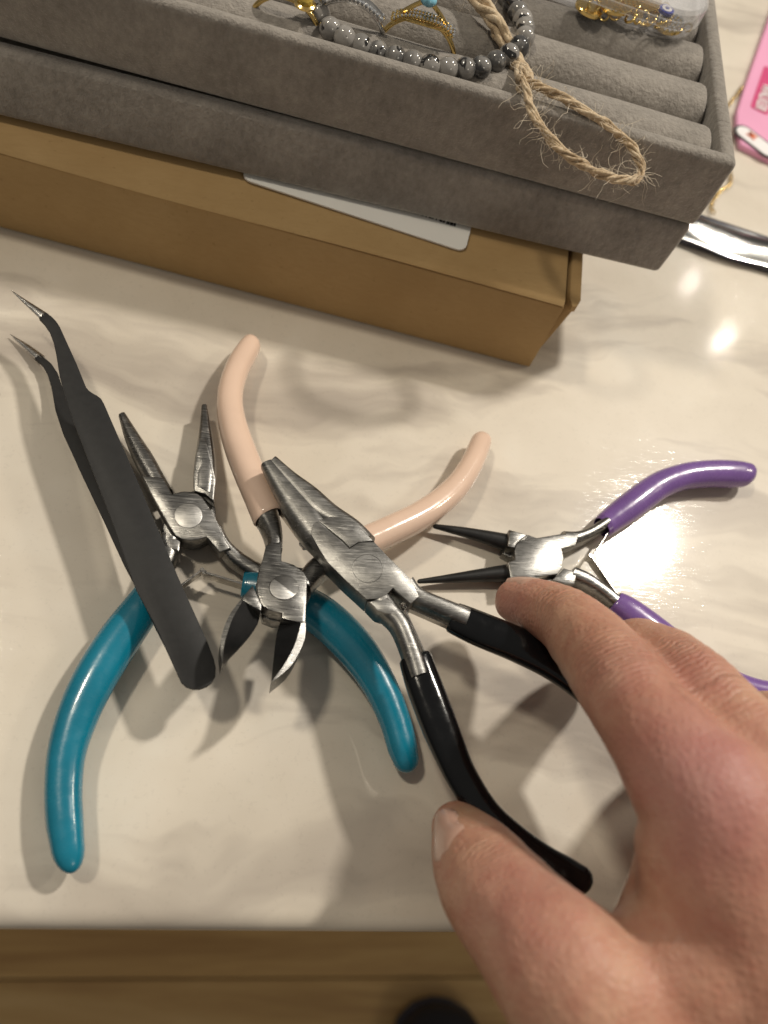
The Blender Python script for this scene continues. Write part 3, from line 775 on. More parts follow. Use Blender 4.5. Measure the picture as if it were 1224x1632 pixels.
def purple_pliers():
    fr = Frame((665, 925, 0.0032), (1180, 760, 0.0058), (1100, 1030, 0.0058))
    t = thing('round_nose_pliers', 'round nose pliers with purple grips and dark cone jaws', 'pliers', base_of(fr, 855, 890))
    S = MAT['steel_d']; K = MAT['conesteel']; TK = 0.0042
    def cone(pts, parent):
        st = sections_c(fr, pts, 4, 0.95); st = dome(st, 0.0008, 4, front=True)
        b = bmesh.new(); rings(b, st, 2, 24); return finish('cone_jaw', b, K, parent, 50)
    bm = bmesh.new()
    merge(bm, prism(fr, [(811, 895.4), (821, 891.5), (820, 878), (823, 867), (830, 860.5), (860, 856), (894, 850.5), (923, 851), (918, 869), (896, 874.5), (899, 890), (896, 906), (889, 915), (850, 920.5), (816.5, 926)], -0.0003, TK, 0.0004))
    rings(bm, sections_lr(fr, [(893, 851, 897, 875, 0, 0.0040), (910, 852, 916, 872, 0, 0.0040), (928, 848, 938, 862, 0, 0.0038), (948, 836, 960, 849, 0, 0.0036), (968, 820, 982, 834, 0, 0.0032)]), 2.8, 20)
    merge(bm, prism(fr, [(809.5, 896), (812, 910), (815, 930), (830, 929), (830, 896)], -TK, TK - 0.0002, 0.0004))
    finish('plier_half', bm, S, t)
    bm = bmesh.new()
    merge(bm, prism(fr, [(812, 843.5), (842, 852), (832, 859), (824, 866), (820.5, 873), (808.5, 871)], -TK, TK - 0.0003, 0.0004))
    merge(bm, prism(fr, [(806, 868), (801, 882), (822, 893), (880, 916), (896, 900), (892, 870), (842, 852)], -TK, -0.0005, 0.0003))
    merge(bm, prism(fr, [(899.6, 905), (920.5, 912), (916, 931), (902, 931), (878.7, 924), (890, 915)], -TK, TK - 0.0004, 0.0004))
    rings(bm, sections_lr(fr, [(902, 930, 912, 908, 0, 0.0040), (925, 938, 933, 917, 0, 0.0039), (950, 952, 960, 935, 0, 0.0036), (978, 974, 988, 956, 0, 0.0033), (1000, 990, 1010, 972, 0, 0.003)]), 2.8, 20)
    finish('plier_half', bm, S, t)
    cone([(669, 926.5, 7), (715, 922, 13), (765, 917, 20), (815, 913, 28)], t)
    cone([(694, 839, 7), (730, 846, 13), (770, 855, 19), (812, 866, 26)], t)
    strip(fr, (941, 891), (969, 848), -0.0012, 0.0012, 0.0003, MAT['spring'], t)
    strip(fr, (938, 889), (984, 956), -0.0020, 0.0016, 0.0003, MAT['spring'], t)
    sleeve(fr, 'handle_grip', [(960, 840, 37), (978, 826, 42), (1003, 808, 46), (1030, 788, 46), (1055, 772, 43), (1093, 759, 39), (1136, 755, 38), (1170, 756, 37), (1185, 757, 34)], MAT['purple'], t, 0.92, tip=0.0042)
    sleeve(fr, 'handle_grip', [(979, 961, 36), (1002, 977, 42), (1040, 1007, 46), (1090, 1046, 45), (1140, 1078, 41), (1190, 1098, 38), (1240, 1108, 37), (1272, 1112, 34)], MAT['purple'], t, 0.92, tip=0.0042)
purple_pliers()

def tweezers():
    up = Frame.axis((20, 465, 0.0150), (320, 1080, 0.0160))
    lw = Frame.axis((20, 536, 0.0012), (320, 1088, 0.0146))
    t = thing('tweezers', 'matte black tweezers with bent bare steel points', 'tweezers', base_of(up, 200, 800))
    right = [(72, 497), (81.7, 503.7), (89, 511), (95, 520), (104.6, 541), (122.5, 580.5), (137, 616.5), (141.5, 622), (147, 626), (155, 630.5), (161, 635), (166, 644), (216, 759), (285, 922), (329, 1019), (341, 1050), (344, 1064), (343, 1078), (337, 1088), (329, 1094), (318, 1098), (307, 1098), (297, 1094.5), (289, 1088), (279, 1066)]
    left = [(247.5, 997), (216, 937.5), (178.8, 831), (141, 734), (116, 669), (104, 632), (95, 600), (89.5, 565), (85, 544.6), (78.4, 527), (70, 515), (62, 506.5)]
    finish('arm', prism(up, right + left, -0.0006, 0.0006, 0.00015), MAT['tweezer'], t)
    bm = bmesh.new()
    st = sections_lr(up, [(17, 462.5, 18, 462.8, 0, 0.0002), (36, 482, 44, 479.5, 0, 0.0004), (54, 499, 63, 491.5, 0, 0.0006), (66, 511, 78, 501, 0, 0.0006)], 5)
    rings(bm, st, 2.2, 14); finish('steel_point', bm, MAT['tip'], t, 60)
    lleft = [(260, 1025), (247.5, 1001), (222.5, 947), (197.5, 900), (163, 825), (128.8, 753), (99, 687.5), (88, 653), (85.5, 638), (81.7, 616.5), (75, 595), (67, 580.5), (55, 570)]
    lright = [(64, 564), (81.7, 579), (91.5, 593.6), (98, 612), (112, 640), (125, 660), (150, 690), (175, 740), (215, 830), (265, 940), (310, 1035), (325, 1075), (320, 1092), (300, 1092), (285, 1075)]
    finish('arm', prism(lw, lright + lleft, -0.0006, 0.0006, 0.00015), MAT['tweezer'], t)
    bm = bmesh.new()
    st = sections_lr(lw, [(16.3, 533.5, 17.3, 533.3, 0, 0.0002), (35, 551, 42, 547, 0, 0.0004), (52, 568, 61, 560, 0, 0.0006), (62, 577, 72, 568, 0, 0.0006)], 5)
    rings(bm, st, 2.2, 14); finish('steel_point', bm, MAT['tip'], t, 60)
tweezers()

# ------------------------------------------------------------------ jewellery in the tray
def bead_bracelet():
    z = T_Z2 - 0.0012
    cs = [(478, -14, z), (490, -4, z), (500, 6, z), (509, 24, z), (526, 46.5, z), (549, 60, z), (575, 73, z - 0.0010), (602, 84, z - 0.0016), (630, 92, z - 0.0008), (657, 99, z - 0.0004), (685, 106, z), (713.5, 109.5, z), (741, 110, z + 0.0003), (766, 107.5, z + 0.0006), (790, 98.5, z + 0.0008), (811, 87.5, z + 0.0012), (827, 75, z + 0.0016), (836, 60, z + 0.0012), (836, 45, z + 0.0006), (833, 32, z), (825, 20, z), (816, 6, z), (806, -6, z), (795, -18, z)]
    shades = [0.6, 0.8, 0.5, 0.95, 0.62, 0.7, 0.5, 0.3, 0.25, 0.45, 0.6, 0.65, 0.2, 0.05, 0.2, 0.6, 0.1, 0.7, 0.6, 0.75, 0.45, 0.15, 0.3, 0.2]
    p0 = P(*cs[12])
    t = thing('bead_bracelet', 'bracelet of grey veined round beads lying in the velvet tray', 'bracelet', p0)
    bm = bmesh.new(); sphere(bm, Vector((0, 0, 0)), 0.00305, 24, 16); me = bpy.data.meshes.new('bead'); bm.to_mesh(me); bm.free()
    me.materials.append(MAT['bead']); me.polygons.foreach_set('use_smooth', [True] * len(me.polygons))
    for i, c in enumerate(cs):
        o = _link('bead', me, t); o.location = P(*c) - p0
        o.rotation_euler = (i * 1.3, i * 0.7, i * 2.1); o.color = (1, 1, 1, shades[i])
    bm = bmesh.new(); tube(bm, [P(*c) for c in cs], 0.0004, 6, 2); finish('cord', bm, MAT['ink'], t)
bead_bracelet()

def jute_cord():
    zt = T_Z2 + 0.0022
    t = thing('jute_cord', 'twisted jute cord with a frayed loop hanging over the tray rim', 'cord', P(835, 140, T_Z2))
    def twisted(name, pts, r, strands, turns, phase=0.0):
        cs = [Vector(v) for v in catmull([tuple(P(*p)) for p in pts], 14)]
        bm = bmesh.new()
        for k in range(strands):
            path = []; upv = Vector((0, 0, 1))
            for i, c in enumerate(cs):
                tt = (cs[min(i + 1, len(cs) - 1)] - cs[max(i - 1, 0)]).normalized()
                s = tt.cross(upv).normalized(); w = s.cross(tt)
                a = 2 * math.pi * (k / strands + turns * i / len(cs)) + phase
                wob = 1 + 0.55 * mnoise.noise(c * 260 + Vector((k * 7, 0, 0))); a += 1.2 * mnoise.noise(c * 160 + Vector((0, k * 3, 0)))
                path.append(c + (s * math.cos(a) + w * math.sin(a)) * r * (0.62 if k % 3 else 0.25) * wob)
            rad = [r * 0.34 * (1 + 0.22 * mnoise.noise(p * 420)) for p in path]
            tube(bm, path, rad, 10)
        return cs, finish(name, bm, MAT['jute'], t, 60)
    a, _ = twisted('braid', [(742, -30, zt + 0.001), (768, 5, zt + 0.001), (793, 42, zt - 0.001), (813, 80, zt - 0.0034), (828, 110, zt - 0.0034), (836, 135, zt - 0.0006)], 0.0026, 10, 1.1)
    b, _ = twisted('loop', [(832, 115, zt), (840, 150, zt + 0.0004), (848, 178, zt + 0.0006), (872, 216, zt), (905, 247, zt - 0.0015), (950, 274, zt - 0.003), (990, 286, zt - 0.0045), (1013, 286, zt - 0.005), (1022, 268, zt - 0.005), (1008, 236, zt - 0.004), (975, 205, zt - 0.0025), (935, 178, zt - 0.001), (890, 152, zt + 0.0002), (858, 138, zt + 0.0006), (838, 130, zt)], 0.00132, 8, 5.5)
    # loose hairs
    bm = bmesh.new(); random.seed(11)
    for k in range(760):
        src = b if random.random() < 0.8 else a
        p = src[random.randrange(4, len(src) - 2)].copy()
        d = Vector((random.gauss(0, 1), random.gauss(0, 1), random.gauss(0, 0.7))).normalized()
        L = random.choice((0.0015, 0.0025, 0.0035, 0.005, 0.009)) * random.uniform(0.6, 1.2)
        pts = [p]
        for q in range(6):
            d = (d + Vector((random.gauss(0, 1), random.gauss(0, 1), random.gauss(0, 1))) * 0.38).normalized(); pts.append(pts[-1] + d * L / 6)
        tube(bm, pts, [0.00006, 0.00006, 0.00006, 0.00005, 0.000045, 0.00004, 0.00003], 4)
    f = finish('loose_fibres', bm, MAT['hair'], t); f['kind'] = 'stuff'
jute_cord()

def finger_ring(label, ctr, rad, metal, head, name='finger_ring'):
    """upright ring in the slot between two rolls: band in the plane (tx, up)"""
    t = thing(name, label, 'ring', ctr - ZU * rad)
    bm = bmesh.new(); torus(bm, ctr, tx, ZU, rad, 0.0009, 48, 10, flat=0.75); finish('band', bm, metal, t, 60)
    head(t, ctr + ZU * rad)
    return t
def stones(t, pts, r, mat, name='pave_stones'):
    bm = bmesh.new()
    for p in pts: bmesh.ops.create_icosphere(bm, subdivisions=1, radius=r, matrix=Matrix.Translation(p))
    o = finish(name, bm, mat, t, smooth=False); return o
def rings_in_tray():
    zr = T_Z2 + 0.0015
    slot = (roll_y(1) + roll_y(2)) / 2
    def at(x, y, z):          # surveyed at height z
        return P(x, y, z)
    # gold ring with blue stone
    rad = 0.0112; c = at(676, 30, T_Z2 + 0.0042) - ZU * rad
    def head_gold(t, top):
        bm = bmesh.new(); box(bm, top - tx * 0.0072 - ty * 0.0016 - ZU * 0.0012, tx * 0.0144, ty * 0.0032, ZU * 0.0012, 0.0003, 2)
        for sgn in (-1, 1): tube(bm, [top + tx * 0.0070 * sgn - ZU * 0.0008, top + tx * 0.0040 * sgn + ZU * 0.0022, top + ZU * 0.0052], 0.0006, 8, 3)
        finish('setting', bm, MAT['gold'], t)
        random.seed(5)
        pv = [top + tx * (-0.0084 + 0.0168 * i / 17) + ty * (dy) + ZU * (0.0006 - 0.0022 * abs((i - 8.5) / 8.5) ** 3) for i in range(18) for dy in (-0.0014, 0.0, 0.0014)]
        stones(t, pv, 0.00062, MAT['gold'], 'claw_beads')
        stones(t, [p + ZU * 0.0004 + tx * 0.0004 for p in pv], 0.0005, MAT['gem'])
        bm = bmesh.new(); sphere(bm, top + ZU * 0.0054 - ty * 0.0006, 0.0023, 16, 10, scale=(1, 1, 0.7)); finish('blue_stone', bm, MAT['bluegem'], t)
    finger_ring('gold ring with a blue stone and pave shoulders, standing in the tray', c, rad, MAT['gold'], head_gold)
    c2 = at(562, 2, T_Z2 + 0.0042) - ZU * 0.0108
    def head_silver(t, top):
        bm = bmesh.new(); tube(bm, [top - tx * 0.0080 - ZU * 0.002, top - tx * 0.004 + ZU * 0.0004, top, top + tx * 0.004 + ZU * 0.0004, top + tx * 0.0080 - ZU * 0.002], 0.0011, 8, 4); finish('setting', bm, MAT['silver'], t)
        pv = [top + tx * (-0.0085 + 0.017 * i / 15) + ty * (dy) + ZU * (0.0012 - 0.0030 * abs((i - 7.5) / 7.5) ** 2) for i in range(16) for dy in (-0.0011, 0.0006)]
        stones(t, pv, 0.0007, MAT['gem']); stones(t, [p - ZU * 0.0003 for p in pv], 0.0008, MAT['silver'], 'claw_beads')
        bm = bmesh.new(); bmesh.ops.create_icosphere(bm, subdivisions=2, radius=0.0024, matrix=Matrix.Translation(top - tx * 0.0075 + ZU * 0.0008 - ty * 0.001)); finish('centre_stone', bm, MAT['gem'], t, smooth=False)
    finger_ring('silver ring set with small clear stones, standing in the tray', c2, 0.0108, MAT['silver'], head_silver)
    c3 = at(458, -4, T_Z2 + 0.003) - ZU * 0.0100
    def head_y(t, top):
        bm = bmesh.new(); torus(bm, top + tx * 0.0050 + ZU * 0.0002 - ty * 0.001, tx, ty, 0.0024, 0.0006, 20, 6); finish('setting', bm, MAT['gold'], t)
        bm = bmesh.new(); bmesh.ops.create_icosphere(bm, subdivisions=2, radius=0.0020, matrix=Matrix.Translation(top + tx * 0.0050 + ZU * 0.0006 - ty * 0.001)); finish('yellow_stone', bm, MAT['yellowgem'], t, smooth=False)
    finger_ring('gold ring with a yellow stone, standing in the tray', c3, 0.0100, MAT['gold'], head_y)
rings_in_tray()

def rounded_rect(o, ax, ay, w, d, r, k=6):
    pts = []
    for cx, cy, a0 in ((w - r, r, 270), (w - r, d - r, 0), (r, d - r, 90), (r, r, 180)):
        for i in range(k + 1):
            a = R(a0 + 90 * i / k); pts.append(o + ax * (cx + r * math.cos(a)) + ay * (cy + r * math.sin(a)))
    return pts
def plastic_case():
    z0 = T_Z2 - 0.0008; Hc = 0.0058
    a, b_ = P(862, -2, z0), P(1068, 70, z0)
    ax = (b_ - a); ax.z = 0; ax.normalize(); ay = perp(ax)
    w, d = 0.098, 0.066
    o = Vector((b_.x, b_.y, z0)) - ax * (w - 0.006)
    t = thing('plastic_case', 'clear plastic case full of gold charms, resting on the velvet tray', 'case', o + ax * w / 2 + ay * d / 2)
    def shell(name, zlo, zhi, grow, floor_at):
        bm = bmesh.new(); rows = []
        prof = [(0.0012, zlo), (0.0, zlo + 0.0012), (0.0, zhi), (0.0009, zhi), (0.0009, zlo + 0.0016), (0.0018, zlo + 0.0009)] if floor_at == 'low' else [(0.0, zlo), (0.0, zhi - 0.0010), (0.0010, zhi), (0.0016, zhi - 0.0009), (0.0009, zhi - 0.0015), (0.0009, zlo)]
        for inset, z in prof:
            r = 0.0105 - inset + grow
            oo = o + ax * (inset - grow) + ay * (inset - grow)
            rows.append([bm.verts.new(Vector((p.x, p.y, z))) for p in rounded_rect(oo, ax, ay, w - 2 * inset + 2 * grow, d - 2 * inset + 2 * grow, r)])
        m = len(rows[0])
        seq = list(zip(rows, rows[1:]))
        for p, q in seq:
            for i in range(m): bm.faces.new((p[i], p[(i + 1) % m], q[(i + 1) % m], q[i]))
        if floor_at == 'low': bm.faces.new(rows[0]); bm.faces.new(rows[-1])
        else:
            for i in range(m): bm.faces.new((rows[-1][i], rows[-1][(i + 1) % m], rows[0][(i + 1) % m], rows[0][i]))
            # top sheet
            bm.faces.new(rows[2]); bm.faces.new(rows[3])
        return finish(name, bm, MAT['clear'], t, 40)
    shell('case_bottom', z0, z0 + Hc, 0.0, 'low')
    shell('case_lid', z0 + Hc - 0.0016, z0 + Hc + 0.0040, 0.0014, 'high')
    # charms lying inside: one thing each
    random.seed(21); G = 'gold charms in the plastic case'
    def loc(x, y, h): return P(x, y, z0 + 0.0014 + h)
    def disc(label, x, y, r, hgt, tilt, kind):
        c = loc(x, y, hgt)
        tt = thing('charm', label, 'charm', c, G)
        nx = (ax + ZU * tilt).normalized(); ny = (ay + ZU * tilt * 0.5).normalized(); nz = nx.cross(ny).normalized()
        bm = bmesh.new(); rings(bm, [(c - nz * 0.0006, nx * r * 0.95, ny * r * 0.95), (c - nz * 0.0004, nx * r, ny * r), (c + nz * 0.0004, nx * r, ny * r), (c + nz * 0.0006, nx * r * 0.95, ny * r * 0.95)], 2, 28)
        finish('plate', bm, MAT['gold'], tt)
        if kind == 'beaded':
            pts = [c + nz * 0.0007 + nx * (r * f * math.cos(a)) + ny * (r * f * math.sin(a)) for f, m in ((0.9, 22), (0.65, 16), (0.4, 10), (0.15, 4)) for a in [2 * math.pi * i / m for i in range(m)]]
            stones(tt, pts, 0.00042, MAT['gold'], 'beading')
        if kind == 'stones':
            pts = [c + nz * 0.0008 + nx * (r * f * math.cos(a)) + ny * (r * f * math.sin(a)) for f, m in ((0.85, 16), (0.55, 11), (0.25, 5)) for a in [2 * math.pi * i / m for i in range(m)]]
            stones(tt, pts, 0.0006, MAT['gem'])
        bm = bmesh.new(); torus(bm, c + nx * (r + 0.001), nx, nz, 0.0012, 0.0003, 16, 6); finish('jump_ring', bm, MAT['gold'], tt)
    disc('round gold charm edged with beading, in the plastic case', 983, 6, 0.0055, 0.0024, 0.15, 'beaded')
    disc('gold charm covered with clear stones, in the corner of the plastic case', 1068, 40, 0.0044, 0.0012, 0.2, 'stones')
    disc('plain gold disc charm at the edge of the plastic case', 938, 14, 0.0044, 0.0006, -0.1, 'plain')
    disc('domed gold charm behind the others in the plastic case', 1030, 4, 0.0050, 0.0016, 0.1, 'beaded')
    # enamel eye charm
    c = loc(1062, 16, 0.0034)
    tt = thing('charm', 'blue enamel eye charm with a white ring in the plastic case', 'charm', c, G)
    for nm, r, h, m in (('blue_disc', 0.0024, 0.0004, 'eye'), ('white_ring', 0.0016, 0.0006, 'white'), ('pupil', 0.0007, 0.0008, 'eye')):
        bm = bmesh.new(); rings(bm, [(c - ZU * 0.0006, ax * r, ay * r), (c + ZU * h, ax * r, ay * r)], 2, 24); finish(nm, bm, MAT[m], tt)
    for k in range(14):
        c = loc(950 + 8.5 * k + random.uniform(-5, 5), 6 + 2.6 * k + random.uniform(-9, 8), random.uniform(0.0006, 0.0026))
        bm = bmesh.new(); d1 = Vector((random.gauss(0, 1), random.gauss(0, 1), random.gauss(0, 0.4))).normalized(); d2 = d1.orthogonal()
        torus(bm, c, d1, d2, random.uniform(0.0013, 0.0022), 0.00042, 18, 7)
        tag(finish('jump_ring', bm, MAT['gold'], None, 60), 'small gold jump ring lying loose in the plastic case', 'ring', 'loose jump rings in the plastic case')
plastic_case()

# ------------------------------------------------------------------ things behind the trays
def pink_package():
    z = 0.0028
    p = [P(1183, 236, z), P(1174, 185, z), P(1187, 140, z)]
    a = P(1180, 228, z); ex = (P(1224, 250, z) - a); ex.z = 0; ex.normalize()
    lf = (P(1222, 40, z) - P(1183, 150, z)); lf.z = 0; lf.normalize()
    t = thing('printed_package', 'pink printed card package on the counter beside the velvet tray', 'package', Vector((a.x, a.y, 0)))
    pts = [P(1181, 230, z), P(1174.5, 200, z), P(1175, 178, z), P(1185, 146, z), P(1215, 60, z)]
    far = P(1215, 60, z) + lf * 0.05
    pts += [far, far + ex * 0.075, P(1181, 230, z) + ex * 0.085]
    bm = bmesh.new(); top = [bm.verts.new(Vector((q.x, q.y, z))) for q in pts]; low = [bm.verts.new(Vector((q.x, q.y, 0.0003))) for q in pts]
    bm.faces.new(top); bm.faces.new(low[::-1]); m = len(pts)
    for i in range(m): bm.faces.new((top[i], low[i], low[(i + 1) % m], top[(i + 1) % m]))
    bmesh.ops.recalc_face_normals(bm, faces=bm.faces)
    bmesh.ops.bevel(bm, geom=[e for e in bm.edges if e.verts[0].co.z > 0.001 and e.verts[1].co.z > 0.001], offset=0.0004, segments=3, affect='EDGES')
    finish('card', bm, MAT['pinkcard'], t)
    def patch(name, o, ux, uy, w, h, r, dz, mat):
        q = rounded_rect(o, ux, uy, w, h, r, 6); b = bmesh.new()
        tv = [b.verts.new(Vector((v.x, v.y, z + dz))) for v in q]; lv = [b.verts.new(Vector((v.x, v.y, z + dz - 0.0004))) for v in q]
        b.faces.new(tv); b.faces.new(lv[::-1])
        for i in range(len(q)): b.faces.new((tv[i], lv[i], lv[(i + 1) % len(q)], tv[(i + 1) % len(q)]))
        return finish(name, b, mat, t)
    def text(name, body, o, ux, size, mat, dz, sx=1.0):
        cu = bpy.data.curves.new('t', 'FONT'); cu.body = body; cu.size = size; cu.extrude = 0.0001; cu.space_character = 1.0; cu.offset = size * 0.018
        to = bpy.data.objects.new('t', cu); COL.objects.link(to)
        dg = bpy.context.evaluated_depsgraph_get(); me = bpy.data.meshes.new_from_object(to.evaluated_get(dg))
        bpy.data.objects.remove(to); bpy.data.curves.remove(cu)
        uy = perp(ux); me.transform(Matrix(((ux.x * sx, uy.x, 0, 0), (ux.y * sx, uy.y, 0, 0), (0, 0, 1, 0), (0, 0, 0, 1))))
        me.materials.clear(); me.materials.append(mat)
        ob = _link(name, me, t); ob.location = Vector((o.x, o.y, z + dz)) - wloc(t)
    # magenta banner runs away from the camera along the package's left edge; its writing reads towards the tray's front
    c0 = P(1196, 170, z)
    dn = -lf                                  # reading direction
    banner_up = perp(dn)
    patch('banner', c0 - lf * 0.0005, lf, -perp(lf), 0.040, 0.0092, 0.0018, 0.0003, MAT['magenta'])
    text('lettering', 'WALKER', c0 + lf * 0.0232 + banner_up * 0.0022, dn, 0.0076, MAT['white'], 0.0006, 0.78)
    patch('banner', c0 + lf * 0.0285 + banner_up * 0.0055, lf, -perp(lf), 0.03, 0.0128, 0.0022, 0.00045, MAT['magenta'])
    # white pill with an orange M
    d0 = P(1179, 202, z); pe = (P(1218, 232, z) - d0); pe.z = 0; pe.normalize()
    patch('pill_border', d0 - pe * 0.0013 - perp(pe) * 0.0073, pe, perp(pe), 0.0236, 0.0108, 0.0053, 0.0003, MAT['ink'])
    patch('pill', d0 - perp(pe) * 0.0061, pe, perp(pe), 0.0210, 0.0084, 0.0041, 0.0005, MAT['white'])
    text('lettering', 'M', d0 + pe * 0.0050 + perp(pe) * 0.0012, -perp(pe), 0.0066, MAT['orange'], 0.0007, 0.8)
pink_package()

def foil_pouch():
    t = thing('foil_pouch', 'shiny silver foil pouch lying on the counter behind the trays', 'pouch', P(1180, 390))
    A, Bq = P(1060, 318, 0.006), P(1300, 398, 0.006)
    ex = (Bq - A); ex.z = 0; L = ex.length + 0.02; ex.normalize()
    wdir = perp(ex); Wd = 0.0170
    o = A - wdir * Wd; o.z = 0
    bm = bmesh.new(); NX, NY = 40, 12; top = []
    for i in range(NX + 1):
        row = []
        for j in range(NY + 1):
            u, v = i / NX, j / NY
            hh = 0.0035 + 0.0022 * math.sin(math.pi * min(1, max(0, v))) ** 0.8 + 0.0016 * mnoise.noise(Vector((u * 4, v * 1.4, 3.3))) * math.sin(math.pi * v)
            row.append(bm.verts.new(o + ex * (L * u) + wdir * (Wd * v + 0.0008 * math.sin(u * 14)) + ZU * hh))
        top.append(row)
    for i in range(NX):
        for j in range(NY): bm.faces.new((top[i][j], top[i + 1][j], top[i + 1][j + 1], top[i][j + 1]))
    bmesh.ops.solidify(bm, geom=list(bm.faces), thickness=0.0004)
    finish('foil_face', bm, MAT['foil'], t, 60)
    bm = bmesh.new(); box(bm, o + ZU * 0.0004 + ex * 0.0005 + wdir * 0.0008, ex * (L - 0.001), wdir * (Wd - 0.002), ZU * 0.0030, 0.0006); finish('back_film', bm, MAT['darkfoil'], t)
    bm = bmesh.new(); box(bm, o + wdir * (Wd - 0.0010) + ZU * 0.0022, ex * L, wdir * 0.0026, ZU * 0.0018, 0.0006); finish('sealed_edge', bm, MAT['darkfoil'], t)
foil_pouch()

def gold_chain():
    pts = [P(1183, 138, 0.0008), P(1175, 150, 0.0008), P(1150, 190, 0.0008), P(1158, 250, 0.0008), P(1164, 290, 0.0008), P(1150, 303, 0.0008), P(1138, 316, 0.0008), P(1133, 332, 0.0010), P(1138, 343, 0.0012)]
    cs = [Vector(v) for v in catmull([tuple(p) for p in pts], 40)]
    t = thing('gold_chain', 'fine gold chain curled on the counter behind the velvet tray', 'chain', cs[0])
    bm = bmesh.new(); acc = 0; k = 0; step = 0.0017
    for p, q in zip(cs, cs[1:]):
        acc += (q - p).length
        if acc >= step:
            acc = 0; d = (q - p).normalized(); s = Vector((0, 0, 1)).cross(d); v = s if k % 2 == 0 else (s * 0.5 + Vector((0, 0, 0.85))); k += 1
            b2 = bmesh.new(); torus(b2, Vector((0, 0, 0)), Vector((1, 0, 0)), Vector((0, 1, 0)), 0.0008, 0.0002, 14, 6)
            v.normalize(); w = d.cross(v)
            bmesh.ops.transform(b2, matrix=Matrix(((d.x * 1.5, v.x, w.x, p.x), (d.y * 1.5, v.y, w.y, p.y), (d.z * 1.5, v.z, w.z, p.z + 0.0004), (0, 0, 0, 1))), verts=b2.verts)
            merge(bm, b2)
    o = finish('links', bm, MAT['gold'], t, 60); o['kind'] = 'stuff'
gold_chain()

